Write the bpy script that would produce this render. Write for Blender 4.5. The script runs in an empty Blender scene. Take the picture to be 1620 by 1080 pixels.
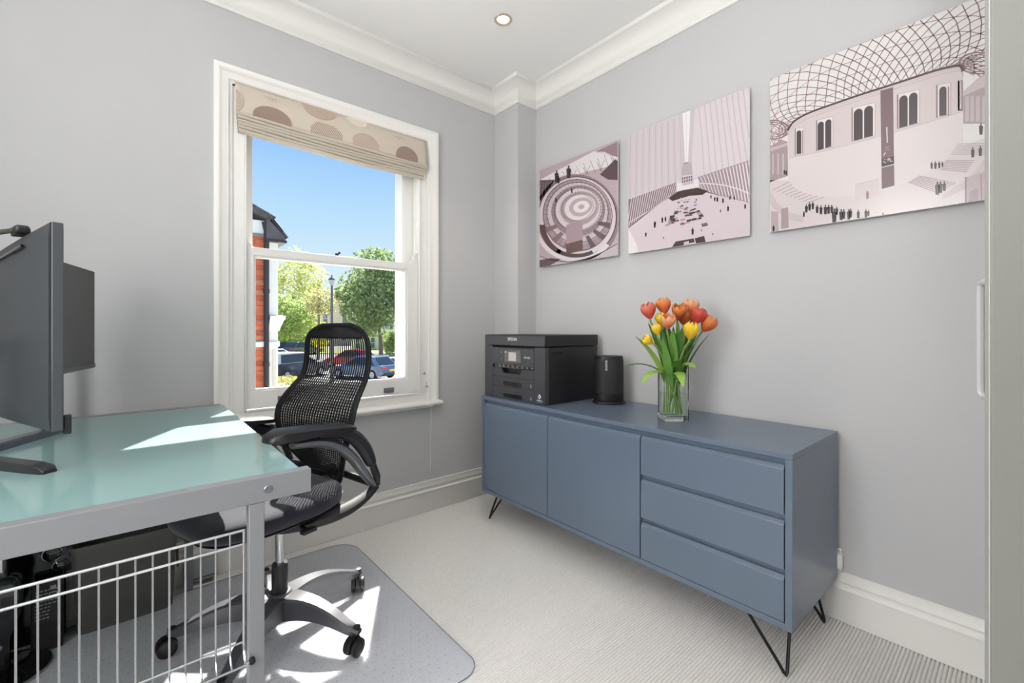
import bpy, math, random
import numpy as np
from mathutils import Vector, Matrix
random.seed(7)
S = bpy.context.scene
COL = S.collection
PI = math.pi
YAW = math.atan2(602, 704)          # camera heading, clockwise from +Y (the window wall normal)
EYE = 1.08

# ------------------------------------------------------------------ camera
cam = bpy.data.cameras.new('camera'); cam_o = bpy.data.objects.new('camera', cam); COL.objects.link(cam_o)
cam_o.location = (0, 0, EYE); cam_o.rotation_euler = (PI / 2, 0, -YAW)
cam.sensor_width = 36; cam.lens = 704 / 1620 * 36; cam.shift_y = -19.5 / 1620
cam.clip_start = 0.02; cam.clip_end = 400
S.camera = cam_o

# ------------------------------------------------------------------ sky, sun, big lights, exposure
W = bpy.data.worlds.new('sky'); S.world = W; W.use_nodes = True
nt = W.node_tree; nt.nodes.clear()
tc = nt.nodes.new('ShaderNodeTexCoord'); sp = nt.nodes.new('ShaderNodeSeparateXYZ'); rp = nt.nodes.new('ShaderNodeValToRGB')
bg = nt.nodes.new('ShaderNodeBackground'); ou = nt.nodes.new('ShaderNodeOutputWorld')
nt.links.new(tc.outputs['Generated'], sp.inputs[0]); nt.links.new(sp.outputs['Z'], rp.inputs[0])
nt.links.new(rp.outputs[0], bg.inputs[0]); nt.links.new(bg.outputs[0], ou.inputs[0])
e = rp.color_ramp.elements
e[0].position = 0.0; e[0].color = (.60, .68, .75, 1); e[1].position = 1.0; e[1].color = (.06, .18, .52, 1)
for p_, c_ in ((.10, (.56, .67, .76, 1)), (.22, (.40, .59, .76, 1)), (.36, (.25, .45, .76, 1))):
    k = e.new(p_); k.color = c_
bg.inputs[1].default_value = 1.0

SUN_AZ, SUN_EL = math.radians(29.5), math.radians(50)
sun = bpy.data.lights.new('sun', 'SUN'); sun.energy = 14.0; sun.angle = math.radians(.6); sun.color = (1, .95, .88)
sun_o = bpy.data.objects.new('sun', sun); COL.objects.link(sun_o)
sd = Vector((math.sin(SUN_AZ) * math.cos(SUN_EL), math.cos(SUN_AZ) * math.cos(SUN_EL), math.sin(SUN_EL)))
sun_o.rotation_euler = sd.to_track_quat('Z', 'Y').to_euler(); sun_o.location = (6, 9, 12)

def area(name, loc, target, sx, sy, power, color=(1, 1, 1)):
    l = bpy.data.lights.new(name, 'AREA'); l.shape = 'RECTANGLE'; l.size = sx; l.size_y = sy; l.energy = power; l.color = color
    o = bpy.data.objects.new(name, l); COL.objects.link(o); o.location = loc
    o.rotation_euler = (Vector(loc) - Vector(target)).to_track_quat('Z', 'Y').to_euler()
    return o
area('left_fill_panel', (-1.41, .25, 1.55), (2.0, -.60, 1.85), 1.5, 1.5, 58, (1, .995, .985))       # added fill panel, out of view on the left side
area('ceiling_fill_panel', (-1.1, -.3, 1.75), (-.8, -.3, 2.62), .3, 1.6, 46, (1, .995, .985))        # added mid-air fill panel, unseen, brightens the ceiling

vs = S.view_settings
vs.view_transform = 'Standard'; vs.look = 'None'; vs.exposure = 0.42; vs.gamma = 1.0; vs.use_curve_mapping = False

# ------------------------------------------------------------------ helpers
def lin(h):
    if isinstance(h, str):
        h = h.lstrip('#'); h = [int(h[i:i + 2], 16) for i in (0, 2, 4)]
    return tuple((c / 255 / 12.92 if c / 255 <= .04045 else ((c / 255 + .055) / 1.055) ** 2.4) for c in h)

FV = Vector((math.sin(YAW), math.cos(YAW), 0)); RV = Vector((math.cos(YAW), -math.sin(YAW), 0))
def ray(px, py): return FV + RV * ((px - 810) / 704) + Vector((0, 0, (520.5 - py) / 704))
def on_x(px, py, x): r = ray(px, py); return Vector((0, 0, EYE)) + r * (x / r.x)
def on_y(px, py, y): r = ray(px, py); return Vector((0, 0, EYE)) + r * (y / r.y)
def on_z(px, py, z): r = ray(px, py); return Vector((0, 0, EYE)) + r * ((z - EYE) / r.z)
def at(px, py, d): return Vector((0, 0, EYE)) + ray(px, py) * d

MATS = {}
def mat(name, col, rough=.5, metal=0.0, spec=.5, coat=0.0, noise=0.0, scale=30.0, bump=0.0, bscale=None, sheen=0.0, emit=None, trans=0.0, stretch=None):
    if name in MATS: return MATS[name]
    m = bpy.data.materials.new(name); m.use_nodes = True; n = m.node_tree; b = n.nodes['Principled BSDF']
    c = lin(col) if not isinstance(col, tuple) else col
    b.inputs['Base Color'].default_value = (*c, 1); b.inputs['Roughness'].default_value = rough; b.inputs['Metallic'].default_value = metal
    b.inputs['Specular IOR Level'].default_value = spec; b.inputs['Coat Weight'].default_value = coat; b.inputs['Coat Roughness'].default_value = .06
    b.inputs['Sheen Weight'].default_value = sheen; b.inputs['Transmission Weight'].default_value = trans
    if emit: b.inputs['Emission Color'].default_value = (*emit[0], 1); b.inputs['Emission Strength'].default_value = emit[1]
    if noise or bump:
        t = n.nodes.new('ShaderNodeTexCoord'); mp = n.nodes.new('ShaderNodeMapping'); n.links.new(t.outputs['Object'], mp.inputs[0])
        if stretch: mp.inputs['Scale'].default_value = stretch
    if noise:
        z = n.nodes.new('ShaderNodeTexNoise'); z.inputs['Scale'].default_value = scale; z.inputs['Detail'].default_value = 5
        n.links.new(mp.outputs[0], z.inputs[0])
        r = n.nodes.new('ShaderNodeValToRGB'); n.links.new(z.outputs[0], r.inputs[0])
        r.color_ramp.elements[0].position = .3; r.color_ramp.elements[1].position = .7
        r.color_ramp.elements[0].color = (*[x * (1 - noise) for x in c], 1); r.color_ramp.elements[1].color = (*[min(1, x * (1 + noise)) for x in c], 1)
        n.links.new(r.outputs[0], b.inputs['Base Color'])
    if bump:
        z = n.nodes.new('ShaderNodeTexNoise'); z.inputs['Scale'].default_value = bscale or scale; z.inputs['Detail'].default_value = 3
        n.links.new(mp.outputs[0], z.inputs[0])
        u = n.nodes.new('ShaderNodeBump'); u.inputs['Strength'].default_value = bump; u.inputs['Distance'].default_value = .002
        n.links.new(z.outputs[0], u.inputs['Height']); n.links.new(u.outputs[0], b.inputs['Normal'])
    MATS[name] = m; return m

def clear_mat(name, tint=(1, 1, 1), rough=.0, ior=1.45, mixin=None):
    """clear sheet: fresnel mix of transparent and glossy (sunlight passes)"""
    m = bpy.data.materials.new(name); m.use_nodes = True; n = m.node_tree; n.nodes.clear()
    o = n.nodes.new('ShaderNodeOutputMaterial'); mx = n.nodes.new('ShaderNodeMixShader'); fr = n.nodes.new('ShaderNodeFresnel')
    t = n.nodes.new('ShaderNodeBsdfTransparent'); g = n.nodes.new('ShaderNodeBsdfGlossy')
    fr.inputs['IOR'].default_value = ior; t.inputs[0].default_value = (*tint, 1); g.inputs['Roughness'].default_value = rough
    ge = n.nodes.new('ShaderNodeNewGeometry'); sb_ = n.nodes.new('ShaderNodeMath'); sb_.operation = 'SUBTRACT'; sb_.use_clamp = True      # reflect on the front face only
    n.links.new(fr.outputs[0], sb_.inputs[0]); n.links.new(ge.outputs['Backfacing'], sb_.inputs[1])
    n.links.new(sb_.outputs[0], mx.inputs[0]); n.links.new(t.outputs[0], mx.inputs[1]); n.links.new(g.outputs[0], mx.inputs[2])
    last = mx
    if mixin:
        d = n.nodes.new('ShaderNodeBsdfDiffuse'); d.inputs[0].default_value = (*mixin[0], 1)
        m2 = n.nodes.new('ShaderNodeMixShader'); m2.inputs[0].default_value = mixin[1]
        n.links.new(mx.outputs[0], m2.inputs[1]); n.links.new(d.outputs[0], m2.inputs[2]); last = m2
    n.links.new(last.outputs[0], o.inputs[0]); return m

class MB:
    def __init__(s): s.v = []; s.f = []; s.c = []
    def add(s, vs_, fs, col=None):
        o = len(s.v); s.v += [tuple(v) for v in vs_]; s.f += [tuple(i + o for i in f) for f in fs]
        s.c += [col] * len(fs)
        return s
    def box(s, a, b, mtx=None, col=None):
        (x0, y0, z0), (x1, y1, z1) = [[min(p, q) for p, q in zip(a, b)], [max(p, q) for p, q in zip(a, b)]]
        vs_ = [Vector(p) for p in ((x0, y0, z0), (x1, y0, z0), (x1, y1, z0), (x0, y1, z0), (x0, y0, z1), (x1, y0, z1), (x1, y1, z1), (x0, y1, z1))]
        if mtx: vs_ = [mtx @ v for v in vs_]
        return s.add(vs_, [(3, 2, 1, 0), (4, 5, 6, 7), (0, 1, 5, 4), (1, 2, 6, 5), (2, 3, 7, 6), (3, 0, 4, 7)], col)
    def tube(s, pts, r, n=8, closed=False, rs=None, flat=None, up=None, cap=True):
        pts = [Vector(p) for p in pts]; N = len(pts); rings = []
        t0 = None; nrm = None
        for i, p in enumerate(pts):
            a = pts[i - 1] if (i > 0 or closed) else pts[i]; b = pts[(i + 1) % N] if (i < N - 1 or closed) else pts[i]
            t = (b - a).normalized()
            if nrm is None:
                u = Vector(up) if up else (Vector((0, 0, 1)) if abs(t.z) < .9 else Vector((1, 0, 0)))
                nrm = (u - t * u.dot(t)).normalized()
            else:
                nrm = (nrm - t * nrm.dot(t))
                nrm = nrm.normalized() if nrm.length > 1e-6 else Vector((0, 0, 1))
            bi = t.cross(nrm); rr = rs[i] if rs else r
            r1, r2 = (rr, rr) if not flat else (rr * flat[0], rr * flat[1])
            rings.append([p + nrm * (r1 * math.cos(2 * PI * (k + .5) / n)) + bi * (r2 * math.sin(2 * PI * (k + .5) / n)) for k in range(n)])
        return s.loft(rings, closed, cap)
    def loft(s, rings, closed=False, cap=True, col=None):
        n = len(rings[0]); vs_ = [p for r in rings for p in r]; fs = []; N = len(rings)
        for i in range(N if closed else N - 1):
            j = (i + 1) % N
            for k in range(n): fs.append((i * n + k, i * n + (k + 1) % n, j * n + (k + 1) % n, j * n + k))
        if cap and not closed: fs.append(tuple(range(n - 1, -1, -1))); fs.append(tuple((N - 1) * n + k for k in range(n)))
        return s.add(vs_, fs, col)
    def lathe(s, prof, c=(0, 0, 0), n=24, axis=None, cap=True):
        c = Vector(c); q = Vector(axis).to_track_quat('Z', 'Y') if axis is not None else None
        rings = []
        for r, z in prof:
            ring = [Vector((r * math.cos(2 * PI * k / n), r * math.sin(2 * PI * k / n), z)) for k in range(n)]
            rings.append([c + (q @ p if q else p) for p in ring])
        return s.loft(rings, False, cap)
    def prism(s, poly, d0, d1, f, col=None):
        """poly: 2D points; f(u, v, d) -> 3D point"""
        n = len(poly)
        vs_ = [f(u, v, d0) for u, v in poly] + [f(u, v, d1) for u, v in poly]
        fs = [tuple(range(n - 1, -1, -1)), tuple(range(n, 2 * n))] + [(k, (k + 1) % n, n + (k + 1) % n, n + k) for k in range(n)]
        return s.add(vs_, fs, col)
    def grid(s, f, nu, nv, col=None):
        vs_ = [f(i / nu, j / nv) for j in range(nv + 1) for i in range(nu + 1)]
        fs = [(j * (nu + 1) + i, j * (nu + 1) + i + 1, (j + 1) * (nu + 1) + i + 1, (j + 1) * (nu + 1) + i) for j in range(nv) for i in range(nu)]
        return s.add(vs_, fs, col)
    def build(s, name, m, parent=None, bevel=0, seg=2, smooth=True, angle=38, sub=0, loc=None, fix=True):
        me = bpy.data.meshes.new(name); me.from_pydata(s.v, [], s.f); me.validate()
        ms = m if isinstance(m, (list, tuple)) else [m]
        for x in ms: me.materials.append(x)
        if fix:
            import bmesh
            bm = bmesh.new(); bm.from_mesh(me); bmesh.ops.recalc_face_normals(bm, faces=bm.faces); bm.to_mesh(me); bm.free()
        if smooth:
            me.polygons.foreach_set('use_smooth', [True] * len(me.polygons)); me.set_sharp_from_angle(angle=math.radians(angle))
        o = bpy.data.objects.new(name, me); COL.objects.link(o)
        if parent: o.parent = parent
        if loc: o.location = loc
        if bevel:
            b = o.modifiers.new('bevel', 'BEVEL'); b.width = bevel; b.segments = seg; b.limit_method = 'ANGLE'; b.angle_limit = math.radians(30); b.harden_normals = False
        if sub:
            b = o.modifiers.new('sub', 'SUBSURF'); b.levels = sub; b.render_levels = sub
        return o
    def shift(s, v):
        v = Vector(v); s.v = [tuple(Vector(p) + v) for p in s.v]; return s

def thing(name, label, cat, loc=(0, 0, 0), rz=0, group=None):
    o = bpy.data.objects.new(name, None); o.empty_display_size = .05; COL.objects.link(o); o.location = loc; o.rotation_euler = (0, 0, rz)
    o['label'] = label; o['category'] = cat
    if group: o['group'] = group
    return o
def struct(o, label=None):
    o['kind'] = 'structure'
    if label: o['label'] = label
    return o
def local(root, p):
    """world point -> the thing's own frame"""
    return root_mtx(root).inverted() @ Vector(p)
def root_mtx(root): return Matrix.Translation(root.location) @ Matrix.Rotation(root.rotation_euler[2], 4, 'Z')
def part(mb, name, m, root, world=False, **k):
    if world:
        mi = root_mtx(root).inverted(); mb.v = [tuple(mi @ Vector(p)) for p in mb.v]
    return mb.build(name, m, root, **k)
def text(name, body, m, parent, origin, right, up, size, ext=.0004, align='CENTER'):
    """flat lettering as a mesh; right/up are unit vectors in the parent's frame"""
    cu = bpy.data.curves.new(name, 'FONT'); cu.body = body; cu.size = size; cu.extrude = ext; cu.align_x = align; cu.align_y = 'CENTER'; cu.resolution_u = 2
    r = Vector(right).normalized(); u = Vector(up).normalized(); w = r.cross(u)
    o = bpy.data.objects.new(name, cu); COL.objects.link(o); o.parent = parent
    M = Matrix((r, u, w)).transposed().to_4x4(); M.translation = Vector(origin); o.matrix_local = M
    me = bpy.data.meshes.new_from_object(o); me.name = name; bpy.data.objects.remove(o); me.materials.clear(); me.materials.append(m)
    o = bpy.data.objects.new(name, me); COL.objects.link(o); o.parent = parent; o.matrix_local = M; return o
def smoothcurve(pts, n=6):
    """Catmull-Rom through the points"""
    P = [Vector(p) for p in pts]; P = [P[0] * 2 - P[1]] + P + [P[-1] * 2 - P[-2]]; out = []
    for i in range(1, len(P) - 2):
        a, b, c, d = P[i - 1:i + 3]
        for k in range(n):
            t = k / n
            out.append(.5 * ((2 * b) + (c - a) * t + (2 * a - 5 * b + 4 * c - d) * t * t + (3 * b - a - 3 * c + d) * t ** 3))
    out.append(P[-2]); return out

# ------------------------------------------------------------------ room shell
XL, XR, YB, YW, ZC = -1.45, 2.012, -1.35, 2.345, 2.62
XP, YP = 1.854, 2.11                     # boxed pier in the corner
m_wall = mat('wall_paint', '#bfbfc0', .75, noise=.012, scale=3, bump=.05, bscale=180)
m_white = mat('white_paint', '#eceae6', .35, spec=.4)
m_gloss_white = mat('white_gloss_paint', '#e9e8e5', .28, spec=.5)
m_ceil = mat('ceiling_paint', '#f6f5f3', .8)

WX0, WX1, WZ0, WZ1 = .37, 1.30, .66, 2.20       # hole for the window box
wy0, wy1 = YW, YW + .30
w = MB()
w.box((XL - .1, wy0, 0), (WX0, wy1, ZC)); w.box((WX1, wy0, 0), (XR + .3, wy1, ZC)); w.box((WX0, wy0, 0), (WX1, wy1, WZ0)); w.box((WX0, wy0, WZ1), (WX1, wy1, ZC))
struct(w.build('wall_window', m_wall))
struct(MB().box((XR, YB - .1, 0), (XR + .3, YW, ZC)).build('wall_right', m_wall))
struct(MB().box((XL - .1, YB - .1, 0), (XL, YW, ZC)).build('wall_left', m_wall))
struct(MB().box((XL, YB - .1, 0), (XR, YB, ZC)).build('wall_back', m_wall))
struct(MB().box((XP, YP, 0), (XR, YW, ZC)).build('wall_corner', m_wall))
struct(MB().box((XL - .1, YB - .1, ZC), (XR + .3, YW + .3, ZC + .12)).build('ceiling', m_ceil))

# carpet: ribs running along X, real corrugation, 10.3 mm pitch
m_carpet = mat('carpet', '#e6e3df', .95, spec=.1, noise=.10, scale=260, bump=.6, bscale=500, sheen=.15)
pitch = .0103; nrib = int((YW - YB) / pitch) + 1
g = MB(); vs_ = []; fs = []
prof = [(0, -.0085), (.16, -.0030), (.34, -.0006), (.5, 0), (.66, -.0006), (.84, -.0030)]
ys = [(YB + (i + a) * pitch, z) for i in range(nrib) for a, z in prof]
for y, z in ys: vs_ += [(XL, min(y, YW + .01), z), (XR, min(y, YW + .01), z)]
for i in range(len(ys) - 1): fs.append((2 * i, 2 * i + 1, 2 * i + 3, 2 * i + 2))
g.add(vs_, fs)
fl = struct(g.build('floor', m_carpet, angle=60, fix=False))
struct(MB().box((XL - .1, YB - .1, -.12), (XR + .3, YW + .3, -.0115)).build('trim_subfloor', m_ceil))

# skirting boards and cornice: moulding profiles swept along the walls (d = out from wall, z)
def sweep_profile(prof, path, inward):
    """path: list of (x, y) along the wall foot; inward: list of unit offsets at each path vertex (already mitred)"""
    rings = [[Vector((x + ix * d, y + iy * d, z)) for d, z in prof] for (x, y), (ix, iy) in zip(path, inward)]
    return rings
SK = [(0, 0), (.017, 0), (.017, .112), (.021, .114), (.022, .122), (.017, .127), (.012, .131), (.0115, .140), (.016, .144), (.016, .150), (.010, .156), (.009, .164), (.0065, .170), (.0065, .176), (0, .178)]
CO = [(0, 2.505), (.012, 2.505), (.014, 2.512), (.012, 2.520), (.018, 2.526), (.022, 2.540), (.034, 2.562), (.054, 2.582), (.080, 2.596), (.104, 2.602), (.108, 2.612), (.108, ZC), (0, ZC)]
def moulding(name, prof, path, inward):
    return struct(MB().loft(sweep_profile(prof, path, inward)).build(name, m_white, angle=50))
moulding('baseboard_window', SK, [(XL, YW), (XP, YW)], [(0, -1), (-1, -1)])
moulding('baseboard_corner', SK, [(XP, YW), (XP, YP), (XR, YP)], [(-1, -1), (-1, -1), (-1, -1)])
moulding('baseboard_right', SK, [(XR, YP), (XR, YB)], [(-1, -1), (-1, 0)])
moulding('baseboard_left', SK, [(XL, YB), (XL, YW)], [(1, 0), (1, -1)])
moulding('trim_1', CO, [(XL, YW), (XP, YW)], [(0, -1), (-1, -1)])
moulding('trim_2', CO, [(XP, YW), (XP, YP), (XR, YP)], [(-1, -1), (-1, -1), (-1, -1)])
moulding('trim_3', CO, [(XR, YP), (XR, YB)], [(-1, -1), (-1, 0)])
moulding('trim_4', CO, [(XL, YB), (XL, YW)], [(1, 0), (1, -1)])

# cupboard door standing open at the right edge of the view
E0 = Vector((1.075, .0445, 0)); du = Vector((.37, -.929, 0)).normalized(); dn = Vector((.929, .37, 0)).normalized()
Md = Matrix((du, dn, Vector((0, 0, 1)))).transposed().to_4x4(); Md.translation = E0
m_door = mat('door_paint', '#7f7f7a', .45)
d1 = struct(MB().box((0, 0, .01), (.55, .016, 2.45), Md).build('door_1', m_door, bevel=.0015))
d1['label'] = 'pale grey cupboard door standing open at the right edge, seen nearly edge on'
m_chrome = mat('chrome', '#d8dadc', .12, metal=1.0)
eb = MB().box((-.0022, .0005, .012), (-.0002, .0155, 2.448), Md).build('lit_edge_strip', mat('lit_edge_tone', '#aeaeab', .4), d1, bevel=.0005); eb['label'] = 'lighter strip standing in for the lit door edge'  # light caught by the door edge, put into a lighter colour
hd = MB()
hd.tube(smoothcurve([(.004, .016, .965), (.004, .042, .966), (.004, .048, .985), (.004, .048, 1.06), (.004, .048, 1.14), (.004, .042, 1.159), (.004, .016, 1.16)], 4), .0055, 8)
hd.v = [tuple(Md @ Vector(p)) for p in hd.v]
ho = hd.build('handle', mat('satin_pull', '#d3d4d4', .25, metal=.35), d1); ho['label'] = 'satin silver pull handle'

# recessed downlight
dl = on_z(796, 30, ZC)
t = thing('downlight', 'round recessed ceiling downlight, lit, with pale brass ring', 'ceiling light', dl)
MB().lathe([(.030, -.001), (.043, -.001), (.045, -.004), (.040, -.008), (.033, -.007), (.029, -.002)], (0, 0, 0), 36, cap=False).build('trim_ring', mat('satin_brass', '#cfc3a8', .3, metal=.7), t)
MB().lathe([(.0, -.0015), (.018, -.003), (.030, -.0015), (.030, .0)], (0, 0, 0), 32).build('lamp_glass', mat('lamp_glow', '#fff4e0', .4, emit=((1, .9, .74), 6.0)), t)
sl = bpy.data.lights.new('downlight_beam', 'SPOT'); sl.energy = 12; sl.spot_size = math.radians(95); sl.spot_blend = .8; sl.color = (1, .9, .76); sl.shadow_soft_size = .03
so = bpy.data.objects.new('downlight_beam', sl); COL.objects.link(so); so.location = dl + Vector((0, 0, -.02))

# ------------------------------------------------------------------ window (box sash) : structure window_1 with its parts
win = bpy.data.objects.new('window_1', None); COL.objects.link(win); win.location = (.835, YW, .66); struct(win, 'white painted timber sash window with two panes')
def wpart(mb, name, m, parent=win, **k): return part(mb, name, m, win if parent is win else parent, world=True, **k) if parent is win else mb.shift(-Vector(win.location)).build(name, m, parent, **k)
# architrave: moulded frame swept round three sides. profile (a = across from the outer edge inwards, d = out from the wall)
AP = [(0, 0), (0, .030), (.012, .033), (.020, .033), (.026, .026), (.040, .024), (.048, .020), (.056, .020), (.060, .014), (.072, .012), (.072, 0)]
ax0, ax1, azt, azb = .272, 1.400, 2.255, .657
rings = []
for (x, z, sx, sz) in ((ax0, azb, 1, 0), (ax0, azt, 1, -1), (ax1, azt, -1, -1), (ax1, azb, -1, 0)):
    rings.append([Vector((x + sx * a, YW - d, z + sz * a)) for a, d in AP])
wpart(MB().loft(rings), 'architrave', m_white, angle=50)
# sill board with rounded nose and returned end
w = MB(); prof = [(YW + .03, .632), (YW - .062, .632), (YW - .070, .636), (YW - .074, .645), (YW - .070, .654), (YW - .062, .658), (YW + .03, .658)]
w.loft([[Vector((x, y, z)) for y, z in prof] for x in (.262, 1.408)])
w.box((.30, YW - .03, .618), (1.37, YW, .632))
wpart(w, 'sill_board', m_white, bevel=.004)
# box frame: linings and beads
ix0, ix1 = .344, 1.328
f = MB()
f.box((.300, YW - .004, .658), (.3935, YW + .022, 2.19)); f.box((1.288, YW - .004, .658), (1.372, YW + .022, 2.19))   # inside linings
f.box((.300, YW - .004, 2.175), (1.372, YW + .022, 2.23))
f.box((.345, YW + .022, .60), (.3915, YW + .16, 2.20)); f.box((1.291, YW + .022, .60), (1.34, YW + .16, 2.20)); f.box((.345, YW + .022, 2.165), (1.34, YW + .16, 2.23))
f.box((.385, YW + .055, .70), (.400, YW + .067, 2.17)); f.box((1.283, YW + .055, .70), (1.296, YW + .067, 2.17))      # parting beads
f.box((.2995, YW - .0055, .640), (1.3725, YW + .16, .700))                                                          # inner bottom of the frame
wpart(f, 'box_frame', m_gloss_white, bevel=.002)
b = MB(); b.box((.3935, YW - .012, .70), (.400, YW + .004, 2.17)); b.box((1.281, YW - .012, .70), (1.288, YW + .004, 2.17)); b.box((.3935, YW - .012, .700), (1.288, YW + .004, .709))
wpart(b, 'staff_bead', m_gloss_white, bevel=.002)
m_pane = clear_mat('window_glass', (.985, .995, .99), 0.0, 1.33)
def sash(name, y0, y1, z0, z1, st, bot, top, horn):
    s_ = MB(); x0, x1 = .3925, 1.290
    s_.box((x0, y0, z0), (x0 + st[0], y1, z1)); s_.box((x1 - st[1], y0, z0), (x1, y1, z1)); s_.box((x0, y0 + .001, z0), (x1, y1 - .001, z0 + bot)); s_.box((x0, y0 + .001, z1 - top), (x1, y1 - .001, z1))
    # sloped inner moulding round the glass
    gx0, gx1, gz0, gz1 = x0 + st[0], x1 - st[1], z0 + bot, z1 - top; ym = (y0 + y1) / 2
    q = [(0, y0 + .004), (.009, y0 + .007), (.011, ym - .003), (.011, ym + .003), (0, ym + .006)]
    s_.loft([[Vector((x + sx * a, y, z + sz * a)) for a, y in q] for x, z, sx, sz in ((gx0, gz0, 1, 1), (gx0, gz1, 1, -1), (gx1, gz1, -1, -1), (gx1, gz0, -1, 1))], closed=True)
    so_ = wpart(s_, name, m_gloss_white, bevel=.0015)
    p_ = MB().box((gx0 + .004, ym - .002, gz0 + .004), (gx1 - .004, ym + .002, gz1 - .004)).shift(-Vector(win.location))
    p_.build('pane', m_pane, so_)
    if horn:
        for xx, sg in ((x0, 1), (x1, -1)):
            h = MB(); pl = [(0, 0), (st[0] * .9, 0), (st[0] * .85, .018), (st[0] * .55, .030), (st[0] * .62, .046), (st[0] * .30, .066), (0, .072)]
            zz = z0 if horn < 0 else z1
            h.prism(pl, y0 + .006, y1 - .006, lambda u, v, d: Vector((xx + sg * u, d, zz + horn * v))); h.shift(-Vector(win.location)); h.build('sash_horn', m_gloss_white, so_, bevel=.002)
    return so_
upper = sash('upper_sash', YW + .072, YW + .112, 1.424, 2.165, (.038, .062), .036, .05, 0)
lower = sash('lower_sash', YW + .008, YW + .050, .709, 1.462, (.040, .074), .082, .036, 0)
for xx, sg, ww in ((.3925, 1, .034), (1.290, -1, .05)):      # horns of the upper sash hang down behind; those of the lower stand up
    h = MB(); pl = [(0, 0), (ww, 0), (ww * .9, .016), (ww * .55, .026), (ww * .66, .044), (ww * .3, .064), (0, .07)]
    h.prism(pl, YW + .014, YW + .044, lambda u, v, d: Vector((xx + sg * u, d, 1.462 + v))); h.shift(-Vector(win.location)); h.build('sash_horn', m_gloss_white, lower, bevel=.002)
m_steel = mat('dull_steel', '#8d9096', .35, metal=.8)
for px_, py_ in ((450, 630), (615, 617)):                                # white sash lifts on the bottom rail, their shade put into the grey
    p_ = on_y(px_, py_, YW + .006); l_ = MB()
    l_.box((p_.x - .030, YW + .003, p_.z - .014), (p_.x + .030, YW + .008, p_.z + .014)); l_.box((p_.x - .022, YW - .016, p_.z - .004), (p_.x + .022, YW + .004, p_.z + .002)); l_.box((p_.x - .022, YW - .018, p_.z - .004), (p_.x + .022, YW - .013, p_.z + .010))
    l_.shift(-Vector(win.location)); o_ = l_.build('sash_lift', m_steel, lower, bevel=.002); o_['label'] = 'white finger lift coloured grey for its shade'
p_ = on_y(533, 402, YW + .03); l_ = MB()                                  # fitch catch on the meeting rail
l_.lathe([(.016, 0), (.016, .004), (.010, .006), (.008, .016), (.0, .018)], (p_.x, YW + .03, 1.462), 16)
l_.tube([(p_.x - .005, YW + .03, 1.474), (p_.x + .012, YW + .05, 1.480), (p_.x + .022, YW + .06, 1.486)], .005, 8, rs=[.005, .004, .008])
l_.shift(-Vector(win.location)); o_ = l_.build('sash_catch', mat('black_iron', '#26262a', .35, metal=.4), lower); o_['label'] = 'black swivel catch'
c_ = MB()                                                               # two cleat pins on the right architrave
for px_, py_ in ((670.5, 590), (674.5, 611)):
    p_ = on_y(px_, py_, YW - .02)
    c_.lathe([(.007, 0), (.007, .003), (.0035, .005), (.003, .013), (.006, .017), (.0, .019)], (p_.x, YW - .012, p_.z), 12, axis=(0, -1, 0))
c_.tube([on_y(674, 604, YW - .03), on_y(674.5, 611, YW - .034), on_y(675, 620, YW - .030)], .003, 6)
wpart(c_, 'cord_cleat', m_chrome)
# exterior reveal and stone sill, painted white
m_ext = mat('exterior_white', '#f1efea', .6)
struct(MB().box((WX1 - .022, YW + .16, WZ0), (WX1, YW + .30, WZ1)).box((WX0, YW + .16, WZ0), (WX0 + .02, YW + .30, WZ1)).box((WX0, YW + .14, WZ0 - .0), (WX1, YW + .34, WZ0 + .085)).build('trim_reveal', m_ext))

# ------------------------------------------------------------------ roman blind
m_blind = bpy.data.materials.new('blind_linen'); MATS['blind_linen'] = m_blind; m_blind.use_nodes = True
n = m_blind.node_tree; bb = n.nodes['Principled BSDF']; bb.inputs['Roughness'].default_value = .9; bb.inputs['Specular IOR Level'].default_value = .15
tcn = n.nodes.new('ShaderNodeTexCoord')
wv = n.nodes.new('ShaderNodeTexNoise'); wv.inputs['Scale'].default_value = 90; mpn = n.nodes.new('ShaderNodeMapping'); mpn.inputs['Scale'].default_value = (1, 1, 6)
n.links.new(tcn.outputs['Object'], mpn.inputs[0]); n.links.new(mpn.outputs[0], wv.inputs[0])
crp = n.nodes.new('ShaderNodeValToRGB'); crp.color_ramp.elements[0].color = (*lin('#dad1c4'), 1); crp.color_ramp.elements[1].color = (*lin('#e8e0d4'), 1); n.links.new(wv.outputs[0], crp.inputs[0])
tl = n.nodes.new('ShaderNodeBsdfTranslucent'); tl.inputs[0].default_value = (*lin('#e2d2ba'), 1); mxs = n.nodes.new('ShaderNodeMixShader'); mxs.inputs[0].default_value = .30
n.links.new(crp.outputs[0], bb.inputs['Base Color'])
n.links.new(bb.outputs[0], mxs.inputs[1]); n.links.new(tl.outputs[0], mxs.inputs[2]); n.links.new(mxs.outputs[0], n.nodes['Material Output'].inputs[0])
bl = thing('roman_blind', 'raised cream roman blind with brown spots hung inside the window frame', 'blind', (.835, YW - .012, 1.98))
bx0, bx1 = .352, 1.318
h_ = MB().box((bx0 + .01, YW - .008, 2.158), (bx1 - .01, YW - .004, 2.188)); part(h_, 'headrail', m_white, bl, True)
yb = YW - .020
fr = MB()
fr.grid(lambda u, v: Vector((bx0 + (bx1 - bx0) * u, yb - .006 - .022 * math.sin(v * PI * .5) - .004 * math.sin(u * 9 + v * 3) * v, 2.188 - (.148 + .012 * u) * v)), 40, 8)
fo = part(fr, 'front_fold', m_blind, bl, True); so2 = fo.modifiers.new('thick', 'SOLIDIFY'); so2.thickness = .003
m_lining = mat('blind_lining', '#efe9de', .9, spec=.1)
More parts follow.
